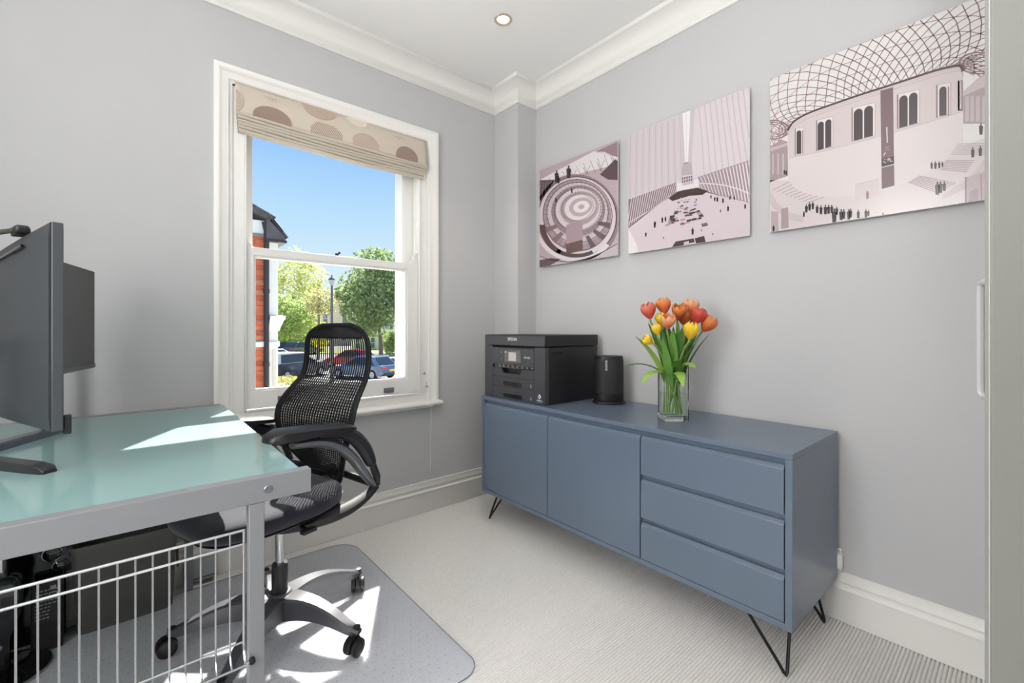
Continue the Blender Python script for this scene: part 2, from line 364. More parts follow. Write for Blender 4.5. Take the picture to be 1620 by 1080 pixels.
for k in range(6):                                                         # gathered folds: one loop of cloth each
    z1 = 2.048 - .0125 * k; yy = yb - .030 + .0045 * k; rg = []
    for i in range(25):
        u = i / 24; x = bx0 + .004 + .003 * k * .6 + (bx1 - bx0 - .012 - .004 * k) * u
        zz = z1 - .012 * u - .004 * math.sin(PI * u) * (1 + k * .25) + .0015 * math.sin(13 * u + k * 2)
        rg.append([Vector((x, yy + .026 * math.cos(a) * (1 if math.cos(a) > 0 else .25) , zz - .0085 + .0048 * math.sin(a) - .004 * math.cos(a))) for a in [2 * PI * j / 10 for j in range(10)]])
    part(MB().loft(rg), 'cloth_fold', m_blind, bl, True)
# printed discs on the cloth (flat print laid on the front fold)
def cloth_pt(x, z):
    u = (x - bx0) / (bx1 - bx0); v = (2.188 - z) / (.148 + .012 * u)
    return Vector((x, yb - .006 - .022 * math.sin(min(max(v, 0), 1) * PI * .5) - .004 * math.sin(u * 9 + v * 3) * v - .0022, z))
def disc_mesh(cx, cz, rx, rz):
    m_ = MB(); nr, na = 6, 40; vs_ = []; fs = []
    def zlo(x): return 2.188 - (.148 + .012 * (x - bx0) / (bx1 - bx0)) + .001
    for i in range(nr + 1):
        for j in range(na):
            x = cx + rx * i / nr * math.cos(2 * PI * j / na); z = cz + rz * i / nr * math.sin(2 * PI * j / na)
            x = min(max(x, bx0 + .002), bx1 - .002); z = min(max(z, zlo(x)), 2.187); vs_.append(cloth_pt(x, z))
    for i in range(nr):
        for j in range(na): fs.append((i * na + j, i * na + (j + 1) % na, (i + 1) * na + (j + 1) % na, (i + 1) * na + j))
    m_.add(vs_, fs); return m_
brown = mat('blind_print_brown', '#9b877c', .95, spec=.1, noise=.06, scale=120); tan = mat('blind_print_tan', '#b9a596', .95, spec=.1, noise=.05, scale=120); pale = mat('blind_print_pale', '#bdada0', .95, spec=.1, noise=.05, scale=120); cream = mat('blind_print_cream', '#ddd3c2', .95, spec=.1)
for cx, cz, rx, rz, m_ in ((.500, 2.055, .082, .058, brown), (.715, 2.190, .085, .062, tan), (.945, 2.062, .072, .054, pale), (1.185, 2.052, .068, .060, brown), (.352, 2.10, .03, .05, pale), (.905, 2.175, .055, .03, cream)):
    part(disc_mesh(cx, cz, rx, rz), 'printed_disc', m_, bl, True)
hat = MB()                                                                # hatched disc made of short printed dashes
for i in range(-9, 10):
    for j in range(-8, 9):
        x = .740 + i * .0085 + (j % 2) * .004; z = 2.050 + j * .0075
        if ((x - .740) / .080) ** 2 + ((z - 2.050) / .060) ** 2 < 1 and z > 2.188 - (.148 + .012 * (x - bx0) / (bx1 - bx0)) + .004:
            hat.add([cloth_pt(x, z), cloth_pt(x + .003, z), cloth_pt(x + .006, z + .006), cloth_pt(x + .003, z + .006)], [(0, 1, 2, 3)])
for ox in (.50, 1.14):                                                      # small printed sprigs at the head
    for j in range(9):
        a = PI * j / 8; p0 = (ox + .012 * math.cos(a), 2.164 - .004 * math.sin(a)); p1 = (ox + .045 * math.cos(a), 2.164 - .022 * math.sin(a))
        hat.add([cloth_pt(p0[0] - .001, p0[1]), cloth_pt(p0[0] + .001, p0[1]), cloth_pt(p1[0] + .001, p1[1]), cloth_pt(p1[0] - .001, p1[1])], [(0, 1, 2, 3)])
ho_ = part(hat, 'printed_dashes', brown, bl, True); ho_['kind'] = 'stuff'
cd = MB(); p0 = on_y(682, 655, YW - .08); p1 = on_y(681, 742, YW - .07)
cd.tube([(1.300, YW - .040, 2.03), (1.312, YW - .045, 1.6), (p0.x - .003, YW - .078, .70), (p0.x, p0.y, p0.z), (p1.x, p1.y, p1.z)], .0013, 6)
co_ = part(cd, 'pull_cord', mat('cord_white', '#e6e4df', .8), bl, True)
part(MB().lathe([(.0, .006), (.003, .004), (.006, -.004), (.0065, -.016), (.005, -.022), (.0, -.023)], p1, 14), 'cord_weight', m_chrome, bl, True)

# ------------------------------------------------------------------ sideboard
m_blue = mat('sideboard_blue', '#637081', .28, spec=.5, noise=.015, scale=2)
CX0, CX1, CY0, CY1, CZ0, CZ1 = 1.500, 1.975, .465, 2.020, .170, .705
sb = thing('sideboard', 'long blue grey sideboard on black hairpin legs against the right wall', 'sideboard', ((CX0 + CX1) / 2, (CY0 + CY1) / 2, 0))
P = lambda mb, name, m=m_blue, root=sb, **k: part(mb, name, m, root, True, **k)
P(MB().box((CX0, CY0, CZ1 - .018), (CX1, CY1, CZ1)), 'top', bevel=.0012)
P(MB().box((CX0 + .001, CY0 + .001, CZ0), (CX1, CY0 + .021, CZ1 - .0185)), 'side_panel', bevel=.001)
P(MB().box((CX0 + .001, CY1 - .021, CZ0), (CX1, CY1 - .001, CZ1 - .0185)), 'side_panel', bevel=.001)
P(MB().box((CX0 + .001, CY0 + .0215, CZ0), (CX1, CY1 - .0215, CZ0 + .019)), 'base_panel', bevel=.001)
P(MB().box((CX1 - .008, CY0 + .022, CZ0 + .02), (CX1 - .001, CY1 - .022, CZ1 - .019)), 'back_panel')
for y in (.9905, 1.499): P(MB().box((CX0 + .024, y - .008, CZ0 + .02), (CX1 - .009, y + .008, CZ1 - .019)), 'divider')
def frontpanel(name, y0, y1, z0, z1, lab=None):
    # slab with a bevelled finger pull along its top edge
    pr = [(CX0 + .002, z0), (CX0 + .002, z1 - .012), (CX0 + .012, z1), (CX0 + .021, z1), (CX0 + .021, z0)]
    P(MB().loft([[Vector((x, y, z)) for x, z in pr] for y in (y0, y1)]), name, bevel=.0008)
frontpanel('door', 1.501, 1.996, .1915, .667); frontpanel('door', .993, 1.4965, .1915, .667)
for z0, z1 in ((.517, .667), (.3505, .497), (.1915, .3305)): frontpanel('drawer', .4895, .988, z0, z1)
for z0, z1, y0, y1 in ((.640, .686, .487, 1.998), (.480, .530, .487, .982), (.315, .362, .487, .982)):
    P(MB().box((CX0 + .0225, y0, z0), (CX0 + .0235, y1, z1)), 'recess_rail')
m_blk = mat('black_metal', '#1b1b1d', .4, metal=.3)
for fx, fy, sx, sy in ((1.536, .492, 1, 1), (1.540, 2.000, 1, -1), (1.925, .492, -1, 1), (1.925, 2.000, -1, -1)):
    lg = MB(); a = (fx, fy + sy * .125, .168); b_ = (fx + sx * .07, fy + sy * .012, .168)
    f_ = Vector((fx, fy, .0055))
    d1_ = (Vector(a) - f_).normalized(); d2_ = (Vector(b_) - f_).normalized()
    lg.tube([a, f_ + d1_ * .035 + Vector((0, 0, .003)), f_ + d1_ * .014, f_ + (d1_ + d2_) * .003, f_ + d2_ * .014, f_ + d2_ * .035 + Vector((0, 0, .003)), b_], .0052, 8)
    lg.box((min(fx, fx + sx * .09), min(fy - sy * .0, fy + sy * .14), .1665), (max(fx, fx + sx * .09), max(fy, fy + sy * .14), .1699))
    P(lg, 'leg', m_blk)

# ------------------------------------------------------------------ printer
m_pr = mat('printer_plastic', '#3b3b3f', .42, noise=.05, scale=400); m_prd = mat('printer_black', '#1d1d1f', .45); m_prg = mat('printer_gloss', '#0c0c0e', .15)
m_lab = mat('print_white', '#e8e8e8', .5)
PX, PX2, PY0, PY1, PZ, PZT = 1.528, 1.938, 1.541, 2.026, .7055, 1.051
pr_ = thing('printer', 'black office inkjet printer with two paper trays on the sideboard left end', 'printer', ((PX + PX2) / 2, (PY0 + PY1) / 2, PZ))
Q = lambda mb, name, m=m_pr, **k: part(mb, name, m, pr_, True, **k)
Q(MB().box((PX + .03, PY0 + .003, PZ), (PX2 - .004, PY1 - .003, PZT - .062)), 'body', m_prd, bevel=.003)
Q(MB().box((PX, PY0, PZT - .060), (PX2, PY1, PZT)), 'scanner_lid', m_prd, bevel=.006, seg=3)
Q(MB().box((PX - .0008, PY0 + .004, PZT - .058), (PX + .004, PY1 - .004, PZT - .005)), 'lid_fascia', m_pr, bevel=.002)
for y0, y1 in ((PY0 + .002, PY0 + .075), (PY1 - .073, PY1 - .002)): Q(MB().box((PX, y0, PZ), (PX + .029, y1, PZT - .062)), 'front_pillar', m_pr, bevel=.002)
fy0, fy1 = PY0 + .077, PY1 - .075
pan = MB(); pr2 = [(PX - .001, .889), (PX - .001, .980), (PX + .010, .985), (PX + .027, .985), (PX + .027, .889)]
pan.loft([[Vector((x, y, z)) for x, z in pr2] for y in (fy0, fy1)]); pano = Q(pan, 'control_panel', m_pr, bevel=.0015)
oo = Vector(pr_.location)
def onpan(mb, name, m, **k): return mb.shift(-oo).build(name, m, pano, **k)
onpan(MB().box((PX - .0022, 1.715, .905), (PX - .0008, 1.848, .970)), 'touch_screen', mat('screen_glass', '#4a4640', .15), bevel=.0008)
onpan(MB().box((PX - .0028, 1.752, .9125), (PX - .0021, 1.812, .9580)), 'screen_page', mat('screen_page', '#8c8a86', .3, emit=(lin('#9a9894'), .5)))
onpan(MB().box((PX - .0028, 1.832, .953), (PX - .0021, 1.842, .962)), 'screen_icon', mat('screen_icon', '#c9b58d', .3))
for z in (.955, .921): onpan(MB().lathe([(.005, 0), (.005, .001), (.0, .0015)], (PX - .001, 1.872, z), 14, axis=(-1, 0, 0)), 'panel_button', mat('panel_button', '#77777b', .4))
text('panel_model_text', 'WF-7830', m_lab, pano, Vector((PX - .0015, 1.668, .934)) - oo, (0, -1, 0), (0, 0, 1), .0125)
text('brand_lettering', 'EPSON', m_lab, pr_, Vector((PX - .0014, 1.783, 1.026)) - oo, (0, -1, 0), (0, 0, 1), .024)
# output slot with dark rollers
Q(MB().box((PX + .012, fy0, .872), (PX + .05, fy1, .8885)), 'output_slot', m_prg)
for k in range(9):
    y = fy0 + .018 + k * (fy1 - fy0 - .036) / 8; Q(MB().lathe([(.0055, -.005), (.0055, .005)], (PX + .010, y, .8805), 10, axis=(0, 1, 0)), 'star_wheel', mat('roller_grey', '#9a9790', .35, metal=.4))
def tray(z0, z1, cut, name, hz):
    # tray front with a recessed handle; the upper tray has a dip in its top edge
    ymid = (fy0 + fy1) / 2 + .015
    if cut: top = [(fy0, z1), (ymid - .095, z1), (ymid - .075, z1 - .026), (ymid + .06, z1 - .026), (ymid + .08, z1), (fy1, z1)]
    else: top = [(fy0, z1), (fy1, z1)]
    poly = [(fy1, z0), (fy0, z0)] + top
    t_ = MB().prism(poly, PX + .001, PX + .012, lambda u, v, d: Vector((d, u, v)))
    to = Q(t_, name, m_pr, bevel=.001)
    y0, y1 = 1.712, 1.858
    g_ = MB().box((PX - .0012, y0, hz - .0105), (PX + .0012, y1, hz + .0105)).shift(-oo); g_.build('handle_recess', m_prg, to, bevel=.001)
    MB().prism([(y0, hz + .0105), (y1, hz + .0105), (y1, hz + .014), (y0, hz + .014)], PX - .003, PX, lambda u, v, d: Vector((d, u, v))).shift(-oo).build('handle_lip', m_pr, to)
    MB().box((PX - .0004, 1.637, hz - .006), (PX + .001, 1.645, hz + .010)).shift(-oo).build('size_mark', mat('mark_grey', '#8f8f92', .5), to)
    if cut: MB().box((PX - .0003, fy0 + .001, .8235), (PX + .001, fy1 - .001, .8247)).shift(-oo).build('seam', m_prg, to)
tray(.7735, .8705, True, 'paper_tray', .7905); tray(.7065, .7715, False, 'paper_tray', .7265)
dz = MB(); c0 = Vector((PX - .0012, 1.577, .747))
dz.prism([(0, .013), (.0105, 0), (0, -.013), (-.0105, 0)], 0, .0012, lambda u, v, d: c0 + Vector((-d * 0, u, v)) + Vector((d - .0008, 0, 0)))
dz_o = Q(dz, 'ink_logo', m_lab)
dz2 = MB(); dz2.prism([(0, .006), (.005, 0), (0, -.006), (-.005, 0)], 0, .0006, lambda u, v, d: c0 + Vector((-.0009 - d, u + .001, v)))
Q(dz2, 'ink_logo_centre', mat('logo_dark', '#33414f', .5))
Q(MB().box((PX - .0006, 1.560, .716), (PX + .001, 1.594, .7225)), 'sticker_strip', mat('sticker_blue', '#3f6f9a', .4))
text('ink_lettering', 'DURABrite', m_lab, pr_, Vector((PX - .0012, 1.577, .7275)) - oo, (0, -1, 0), (0, 0, 1), .0085)
Q(MB().box((PX + .06, PY0 + .0015, .955), (PX + .125, PY0 + .004, .967)), 'side_grip', m_prg)
Q(MB().box((PX2 - .015, PY0 + .02, .93), (PX2 + .012, PY1 - .02, .985)), 'rear_feed', m_prd, bevel=.004)

# ------------------------------------------------------------------ wireless speaker
sx_, sy_ = 1.845, 1.400
m_spk = mat('speaker_grille', '#1c1c1d', .6, bump=.5, bscale=900); m_spk2 = mat('speaker_rubber', '#121213', .5)
sp_ = thing('wireless_speaker', 'black cylindrical wireless speaker on its charging base beside the printer', 'speaker', (sx_, sy_, .7055))
def oval(a, z, n=36, r=.8): return [Vector((a * math.copysign(abs(math.cos(2 * PI * k / n)) ** r, math.cos(2 * PI * k / n)), a * .80 * math.copysign(abs(math.sin(2 * PI * k / n)) ** r, math.sin(2 * PI * k / n)), z)) for k in range(n)]
ANG = Matrix.Rotation(math.radians(-42), 4, 'Z')
def ov(prof): return [[ANG @ p for p in oval(a, z)] for a, z in prof]
MB().loft(ov([(.078, .0), (.082, .002), (.082, .008), (.078, .012)])).build('charging_base', m_spk2, sp_)
MB().loft(ov([(.070, .012), (.073, .020), (.0735, .052)])).build('lower_band', m_spk2, sp_)
MB().loft(ov([(.0725, .0525), (.0725, .120), (.072, .220), (.070, .2255)])).build('grille', m_spk, sp_)
MB().loft(ov([(.0705, .2255), (.070, .236), (.066, .240), (.0, .2405)])).build('top_cap', m_spk2, sp_)
ld = Vector((-math.cos(math.radians(36)), -math.sin(math.radians(36)), 0))
def spk_text():
    n_ = Vector((-.80, -.60, 0)).normalized(); t_ = Vector((-n_.y, n_.x, 0))       # lettering runs upwards on the front left
    pos = n_ * .0695 + Vector((0, 0, .195)) + t_ * (-.012)
    text('brand_lettering', 'SONOS', m_lab, sp_, pos, (0, 0, 1), t_, .0155)
spk_text()
# wall socket behind the end of the sideboard
so_c = on_x(1325, 884, XR - .004)
sk_ = thing('wall_socket', 'white wall socket low on the right wall behind the sideboard', 'socket', (XR - .0005, so_c.y + .03, so_c.z))
MB().box((-.012, -.043, -.043), (0, .043, .043)).build('faceplate', m_gloss_white, sk_, bevel=.003)
MB().box((-.040, -.050, -.022), (-.012, .0, .030)).build('plug', m_gloss_white, sk_, bevel=.004)

# ------------------------------------------------------------------ vase and tulips
VC = Vector((1.712, .972, .7055)); va = math.atan2(-.6494, .7604)
m_vase = bpy.data.materials.new('vase_glass'); m_vase.use_nodes = True; b_ = m_vase.node_tree.nodes['Principled BSDF']
b_.inputs['Transmission Weight'].default_value = 1; b_.inputs['Roughness'].default_value = .0; b_.inputs['IOR'].default_value = 1.25; b_.inputs['Base Color'].default_value = (.96, .985, .97, 1)
vs_t = thing('vase', 'square clear glass vase of water holding tulips on the sideboard', 'vase', VC, va)
hw = .049
def sq(h, z, r=.006): return [Vector((sx * (h - r) + r * math.cos(a), sy * (h - r) + r * math.sin(a), z)) for sx, sy, a0 in ((1, 1, 0), (-1, 1, PI / 2), (-1, -1, PI), (1, -1, 1.5 * PI)) for a in (a0, a0 + PI / 4, a0 + PI / 2)]
g_ = MB().loft([sq(hw * .97, 0), sq(hw, .003), sq(hw, .222), sq(hw - .002, .2235), sq(hw - .0045, .222), sq(hw - .0045, .022), sq(hw - .010, .018)])
g_.build('glass', m_vase, vs_t, angle=50)
m_water = clear_mat('water', (.93, .97, .93), 0, 1.2)
MB().loft([sq(hw - .0055, .0225), sq(hw - .0055, .112)]).build('water', m_water, vs_t)
m_stem = mat('tulip_stem', '#7f9a52', .5, noise=.15, scale=40)
def leafmat(name, h): return mat(name, h, .45, noise=.12, scale=60, stretch=(4, 4, 1))
m_leaf = [leafmat('tulip_leaf', '#5f8f3c'), leafmat('tulip_leaf_dark', '#4a7638'), leafmat('tulip_leaf_light', '#86ac4a')]
def petalmat(name, base, tip):
    m = bpy.data.materials.new(name); m.use_nodes = True; n = m.node_tree; b = n.nodes['Principled BSDF']; b.inputs['Roughness'].default_value = .5; b.inputs['Sheen Weight'].default_value = .1
    a = n.nodes.new('ShaderNodeAttribute'); a.attribute_name = 'along'; r = n.nodes.new('ShaderNodeValToRGB'); n.links.new(a.outputs['Fac'], r.inputs[0])
    r.color_ramp.elements[0].color = (*lin(base), 1); r.color_ramp.elements[1].color = (*lin(tip), 1); r.color_ramp.elements[0].position = .35
    n.links.new(r.outputs[0], b.inputs['Base Color'])
    t = n.nodes.new('ShaderNodeBsdfTranslucent'); n.links.new(r.outputs[0], t.inputs[0]); x = n.nodes.new('ShaderNodeMixShader'); x.inputs[0].default_value = .25
    n.links.new(b.outputs[0], x.inputs[1]); n.links.new(t.outputs[0], x.inputs[2]); n.links.new(x.outputs[0], n.nodes['Material Output'].inputs[0]); return m
PM = {'coral': petalmat('petal_coral', '#d2564d', '#ea8a6c'), 'orange': petalmat('petal_orange', '#d9703a', '#f0a35c'), 'peach': petalmat('petal_peach', '#e2835a', '#f3bd8c'), 'red': petalmat('petal_red', '#c9433a', '#e2624e'), 'yellow': petalmat('petal_yellow', '#eec21a', '#fbdf45'), 'flame': petalmat('petal_flame', '#b84a26', '#ee9c50')}
def petal(ang, L, R, openness, wid):
    m_ = MB(); nu, nv = 6, 8; along = []
    def f(u, v):
        a = (u - .5) * 2
        prof = math.sin(min(v * 1.25 + .12, 1) * PI / 2) ; rad = R * prof * (1 - .0 * v) + openness * R * (v ** 3)
        if v > .7: rad -= R * (.62 - openness * 1.1) * ((v - .7) / .3) ** 2
        w_ = wid * (math.sin(PI * min(max(v, .0), 1) ** .8) ** .38 if 0 < v < 1 else .12)
        th = ang + a * w_
        rr = rad * (1 - .06 * a * a)
        return Vector((rr * math.cos(th), rr * math.sin(th), L * v - .004 * a * a * v))
    m_.grid(f, nu, nv); return m_, [j / nv for j in range(nv + 1) for i in range(nu + 1)]
def blade(base, d, up, L, wdt, droop, twist=0, nseg=10):
    """tulip leaf: strip folded along its midrib that leaves `base` towards up and bends towards d"""
    m_ = MB(); d = Vector(d).normalized(); side = Vector((-d.y, d.x, 0)); rings = []
    for i in range(nseg + 1):
        s = i / nseg; ang = droop[0] + (droop[1] - droop[0]) * s
        if i == 0: p = Vector(base)
        else: p = p + (Vector((0, 0, 1)) * math.cos(ang) + d * math.sin(ang)) * (L / nseg)
        w_ = wdt * (math.sin(PI * min(1, .12 + s * .88)) ** .7) * (1 - .25 * s) + .0006
        nrm = (d * math.cos(ang) - Vector((0, 0, 1)) * math.sin(ang)); sd_ = side * math.cos(twist * s) + nrm * math.sin(twist * s)
        rings.append([p - sd_ * w_ - nrm * (-.25 * w_), p, p + sd_ * w_ - nrm * (-.25 * w_)])
    vs_ = [q for r in rings for q in r]; fs = []
    for i in range(nseg):
        for k in range(2): fs.append((i * 3 + k, i * 3 + k + 1, i * 3 + k + 4, i * 3 + k + 3))
    m_.add(vs_, fs); return m_
TUL = [  # px, py, colour, scale, depth offset, tilt (right, away), openness, label
 (1026, 492, 'coral', 1.08, -.01, (-.25, -.1), .10, 'plump coral red tulip highest at the far left of the bunch'),
 (1050, 484, 'orange', 1.08, .02, (-.12, .1), .05, 'tall orange and rose tulip, second from the left at the top'),
 (1057, 509, 'peach', .95, -.05, (-.05, -.45), .25, 'small open peach tulip at the front above the vase'),
 (1046, 505, 'yellow', .85, .00, (-.2, 0), .0, 'yellow tulip tucked behind the small peach one at the front'),
 (1074, 494, 'flame', 1.0, -.03, (.02, -.4), .30, 'dark flame orange tulip with open cup at the top middle'),
 (1093, 487, 'peach', 1.12, .02, (.12, -.05), .15, 'large pale peach tulip at the top right of the bunch'),
 (1105, 500, 'red', 1.05, -.02, (.35, -.1), .08, 'deep coral red tulip below the pale peach one at right'),
 (1120, 513, 'orange', 1.12, -.01, (.75, -.1), .06, 'orange tulip leaning out furthest to the right'),
 (1093, 523, 'yellow', 1.08, -.07, (.12, -.2), .0, 'bright yellow tulip in front, lowest on the right side'),
 (1039, 521, 'yellow', .72, -.03, (-.15, 0), .0, 'slim yellow tulip bud low among the leaves on the left'),
 (1025, 538, 'yellow', .75, -.02, (-1.45, -.1), .05, 'drooping yellow tulip pointing left, lowest of the bunch'),
 (1082, 503, 'orange', .95, .03, (.05, 0), .1, 'orange tulip half hidden behind the flame coloured cup'),
 (1091, 504, 'red', .9, .04, (.1, 0), .1, 'red tulip half hidden between the peach and yellow ones'),
]
for i, (px, py, colr, sc, dd, tilt, opn, lab) in enumerate(TUL):
    D0 = 1.822 + dd; head = at(px, py, D0)
    a = 2 * PI * i / len(TUL) + .4; base = VC + Vector((.033 * math.cos(a * 2.3), .033 * math.sin(a * 2.3), .028))
    axis = (Vector((0, 0, 1)) + RV * tilt[0] + FV * tilt[1]).normalized()
    L = .063 * sc; R = .029 * sc; h0 = head - axis * L * .5
    mouth = VC + (Vector((h0.x, h0.y, 0)) - Vector((VC.x, VC.y, 0))).normalized() * .031 + Vector((0, 0, .215))
    t = thing('tulip', lab, 'tulip', base, 0, 'tulips in the glass vase')
    pts = smoothcurve([base, (base * .5 + mouth * .5), mouth, mouth.lerp(h0, .55) + Vector((0, 0, .012)), h0 - axis * .012, h0], 5)
    part(MB().tube(pts, .0042, 7), 'stem', m_stem, t, True)
    q = axis.to_track_quat('Z', 'Y').to_matrix().to_4x4(); Mh = Matrix.Translation(h0 - base) @ q
    for k in range(6):
        pm, al = petal(k * PI / 3 + .2 * i, L * (1 if k % 2 else 1.06), R * (1 if k % 2 else .9), opn, .80)
        pm.v = [tuple(Mh @ Vector(p)) for p in pm.v]
        po_ = pm.build('petal', PM[colr], t, fix=False)
        at_ = po_.data.attributes.new('along', 'FLOAT', 'POINT'); at_.data.foreach_set('value', al)
LEAF = [  # direction in view (right, toward), length, half width, droop, base offset, height, material, which tulip
 (-.9, .3, .20, .014, (.25, 1.0), .17, 2, 0), (-1, .1, .17, .015, (.15, .55), .22, 1, 0), (-.8, .5, .15, .017, (.5, 2.6), .19, 2, 10), (-.6, .8, .19, .012, (.2, .7), .15, 0, 3), (-.35, .9, .16, .015, (.1, .5), .20, 0, 9),
 (.1, 1, .17, .014, (.02, .4), .19, 1, 4), (.45, .8, .13, .013, (.1, .9), .20, 0, 8), (.9, .3, .19, .016, (.2, .75), .17, 1, 7), (.8, -.2, .17, .015, (.15, .5), .19, 0, 6), (.6, .6, .17, .015, (.1, .55), .18, 1, 8),
 (.2, .9, .12, .014, (.2, 2.2), .21, 2, 2), (-.1, 1, .13, .014, (.3, 2.9), .19, 2, 2), (-.2, -.9, .18, .014, (.1, .5), .19, 1, 1), (.3, -.8, .18, .014, (.1, .5), .19, 1, 5), (-.95, -.1, .15, .012, (.6, 2.0), .2, 0, 3), (0, .7, .20, .013, (.0, .25), .17, 0, 11), (.35, .4, .19, .013, (.05, .3), .17, 1, 12), (-.5, .5, .18, .014, (.1, .45), .18, 1, 9), (-.7, .2, .16, .013, (.15, .5), .20, 0, 1), (.5, .2, .17, .014, (.12, .45), .2, 0, 5), (.15, .5, .16, .014, (.02, .3), .2, 2, 2), (-.3, .3, .17, .014, (.05, .35), .2, 1, 3), (.75, .1, .15, .014, (.2, .7), .2, 0, 7), (.05, -.5, .17, .014, (.05, .3), .2, 1, 11), (-.15, .95, .11, .015, (.35, 1.6), .21, 0, 4),
]
tl_ = [o for o in COL.objects if o.name.split('.')[0] == 'tulip']
for (r_, t_, L, w_, dr, z_, mi, wh) in LEAF:
    d = RV * r_ - FV * t_; root = tl_[wh]; bs = VC + d.normalized() * .029 + Vector((0, 0, z_ - .02))
    lf = blade(bs, d, None, L * 1.28, w_ * 1.5, dr, random.uniform(-.4, .4)); part(lf, 'leaf', m_leaf[mi], root, True, fix=False)

# ------------------------------------------------------------------ desk
m_dsk = mat('desk_grey_paint', '#85878b', .38, spec=.5); m_dskt = m_dsk
DZ = .755
dk = thing('desk', 'glass topped desk with grey metal frame under the window at left', 'desk', (-.22, 1.69, 0))
K = lambda mb, name, m=m_dsk, **k: part(mb, name, m, dk, True, **k)
m_gl = bpy.data.materials.new('frosted_aqua_glass'); m_gl.use_nodes = True; n = m_gl.node_tree; b = n.nodes['Principled BSDF']
b.inputs['Base Color'].default_value = (*lin('#9cbcbb'), 1); b.inputs['Roughness'].default_value = .06; b.inputs['Specular IOR Level'].default_value = .55; b.inputs['IOR'].default_value = 1.5
t_ = n.nodes.new('ShaderNodeBsdfTranslucent'); t_.inputs[0].default_value = (*lin('#b4e0d4'), 1); x_ = n.nodes.new('ShaderNodeMixShader'); x_.inputs[0].default_value = .22
n.links.new(b.outputs[0], x_.inputs[1]); n.links.new(t_.outputs[0], x_.inputs[2]); n.links.new(x_.outputs[0], n.nodes['Material Output'].inputs[0])
K(MB().box((-.74, 1.119, DZ - .010), (.300, 2.262, DZ)), 'glass_top', m_gl, bevel=.0015)
K(MB().box((-.76, 1.088, .704), (.317, 1.1185, DZ + .002)), 'beam', bevel=.0012); K(MB().box((-.76, 2.263, .704), (.292, 2.293, DZ + .002)), 'beam', bevel=.0012)
for x in (.10, -.70): K(MB().box((x, 1.119, .714), (x + .03, 2.2625, .744)), 'side_rail', bevel=.001)
for x, y in ((.191, 1.089), (.165, 2.264), (-.70, 1.089), (-.70, 2.264)): K(MB().box((x, y, 0), (x + .030, y + .029, .7035)), 'leg', bevel=.0015)
bp = on_y(424, 773, 1.0878)
K(MB().lathe([(.0085, 0), (.0085, .0015), (.007, .003), (.004, .003), (.0035, .0012), (.0, .0012)], bp, 18, axis=(0, -1, 0)), 'bolt', m_steel)

# wire basket hung between the front legs
m_wire = mat('wire_steel', '#c3c5c8', .22, metal=.9)
bk = thing('wire_basket', 'silver wire grid basket hung below the front edge of the glass desk', 'basket', (-.2, 1.12, .37))
B_ = lambda mb, name, m=m_wire, **k: part(mb, name, m, bk, True, **k)
bxl, bxr, by = -.69, .186, 1.1145
def wire(pts, r, name='wire', **k): return B_(MB().tube(pts, r, 6), name, **k)
wire([(bxl, by, .643), (bxr, by, .643)], .0030, 'top_rail'); wire([(bxl, by, .613), (bxr, by, .613)], .0028, 'top_rail')
wire([(bxl, by, .401), (bxr, by, .401)], .0024, 'bottom_rail'); wire([(bxl, by - .028, .366), (bxr + .004, by - .028, .366)], .0024, 'bottom_rail')
for k in range(34):
    x = .160 - .0257 * k
    wire([(x, by, .643), (x, by, .402), (x, by - .004, .385), (x, by - .014, .371), (x, by - .028, .366)], .0019)
for x in (bxr, bxl): wire([(x, by, .645), (x, by, .402), (x, by - .004, .385), (x, by - .014, .371), (x, by - .028, .366)], .0032, 'end_wire')
B_(MB().lathe([(.006, 0), (.006, .010), (.004, .012), (.0, .012)], (.196, 1.0885, .372), 12, axis=(0, -1, 0)), 'rubber_stop', mat('black_rubber', '#171717', .7))
wire([(bxr, by - .026, .367), (.196, 1.086, .372)], .0025, 'hook')

# ------------------------------------------------------------------ things under the desk
m_bin = mat('bin_plastic', '#5c5c59', .5)
bn = thing('waste_bin', 'dark grey rectangular waste bin on the carpet under the desk', 'waste bin', (-.012, 2.235, 0))
def rr(hx, hy, z, r=.02): return [Vector((sx * (hx - r) + r * math.cos(a), sy * (hy - r) + r * math.sin(a), z)) for sx, sy, a0 in ((1, 1, 0), (-1, 1, PI / 2), (-1, -1, PI), (1, -1, 1.5 * PI)) for a in (a0, a0 + PI / 6, a0 + PI / 3, a0 + PI / 2)]
MB().loft([rr(.130, .055, 0), rr(.135, .057, .004), rr(.150, .072, .305), rr(.147, .069, .305), rr(.132, .054, .008)]).build('shell', m_bin, bn, angle=50)
rim = MB(); ra, rb, rc, rd = rr(.155, .077, .304), rr(.155, .077, .316), rr(.149, .071, .316), rr(.149, .071, .304)
MB().loft([ra, rb, rc, rd], closed=True).build('rim', mat('bin_rim', '#5e5e58', .45), bn)
MB().box((.1495, -.02, .13), (.156, .02, .20)).build('handle_grip', m_bin, bn, bevel=.003)

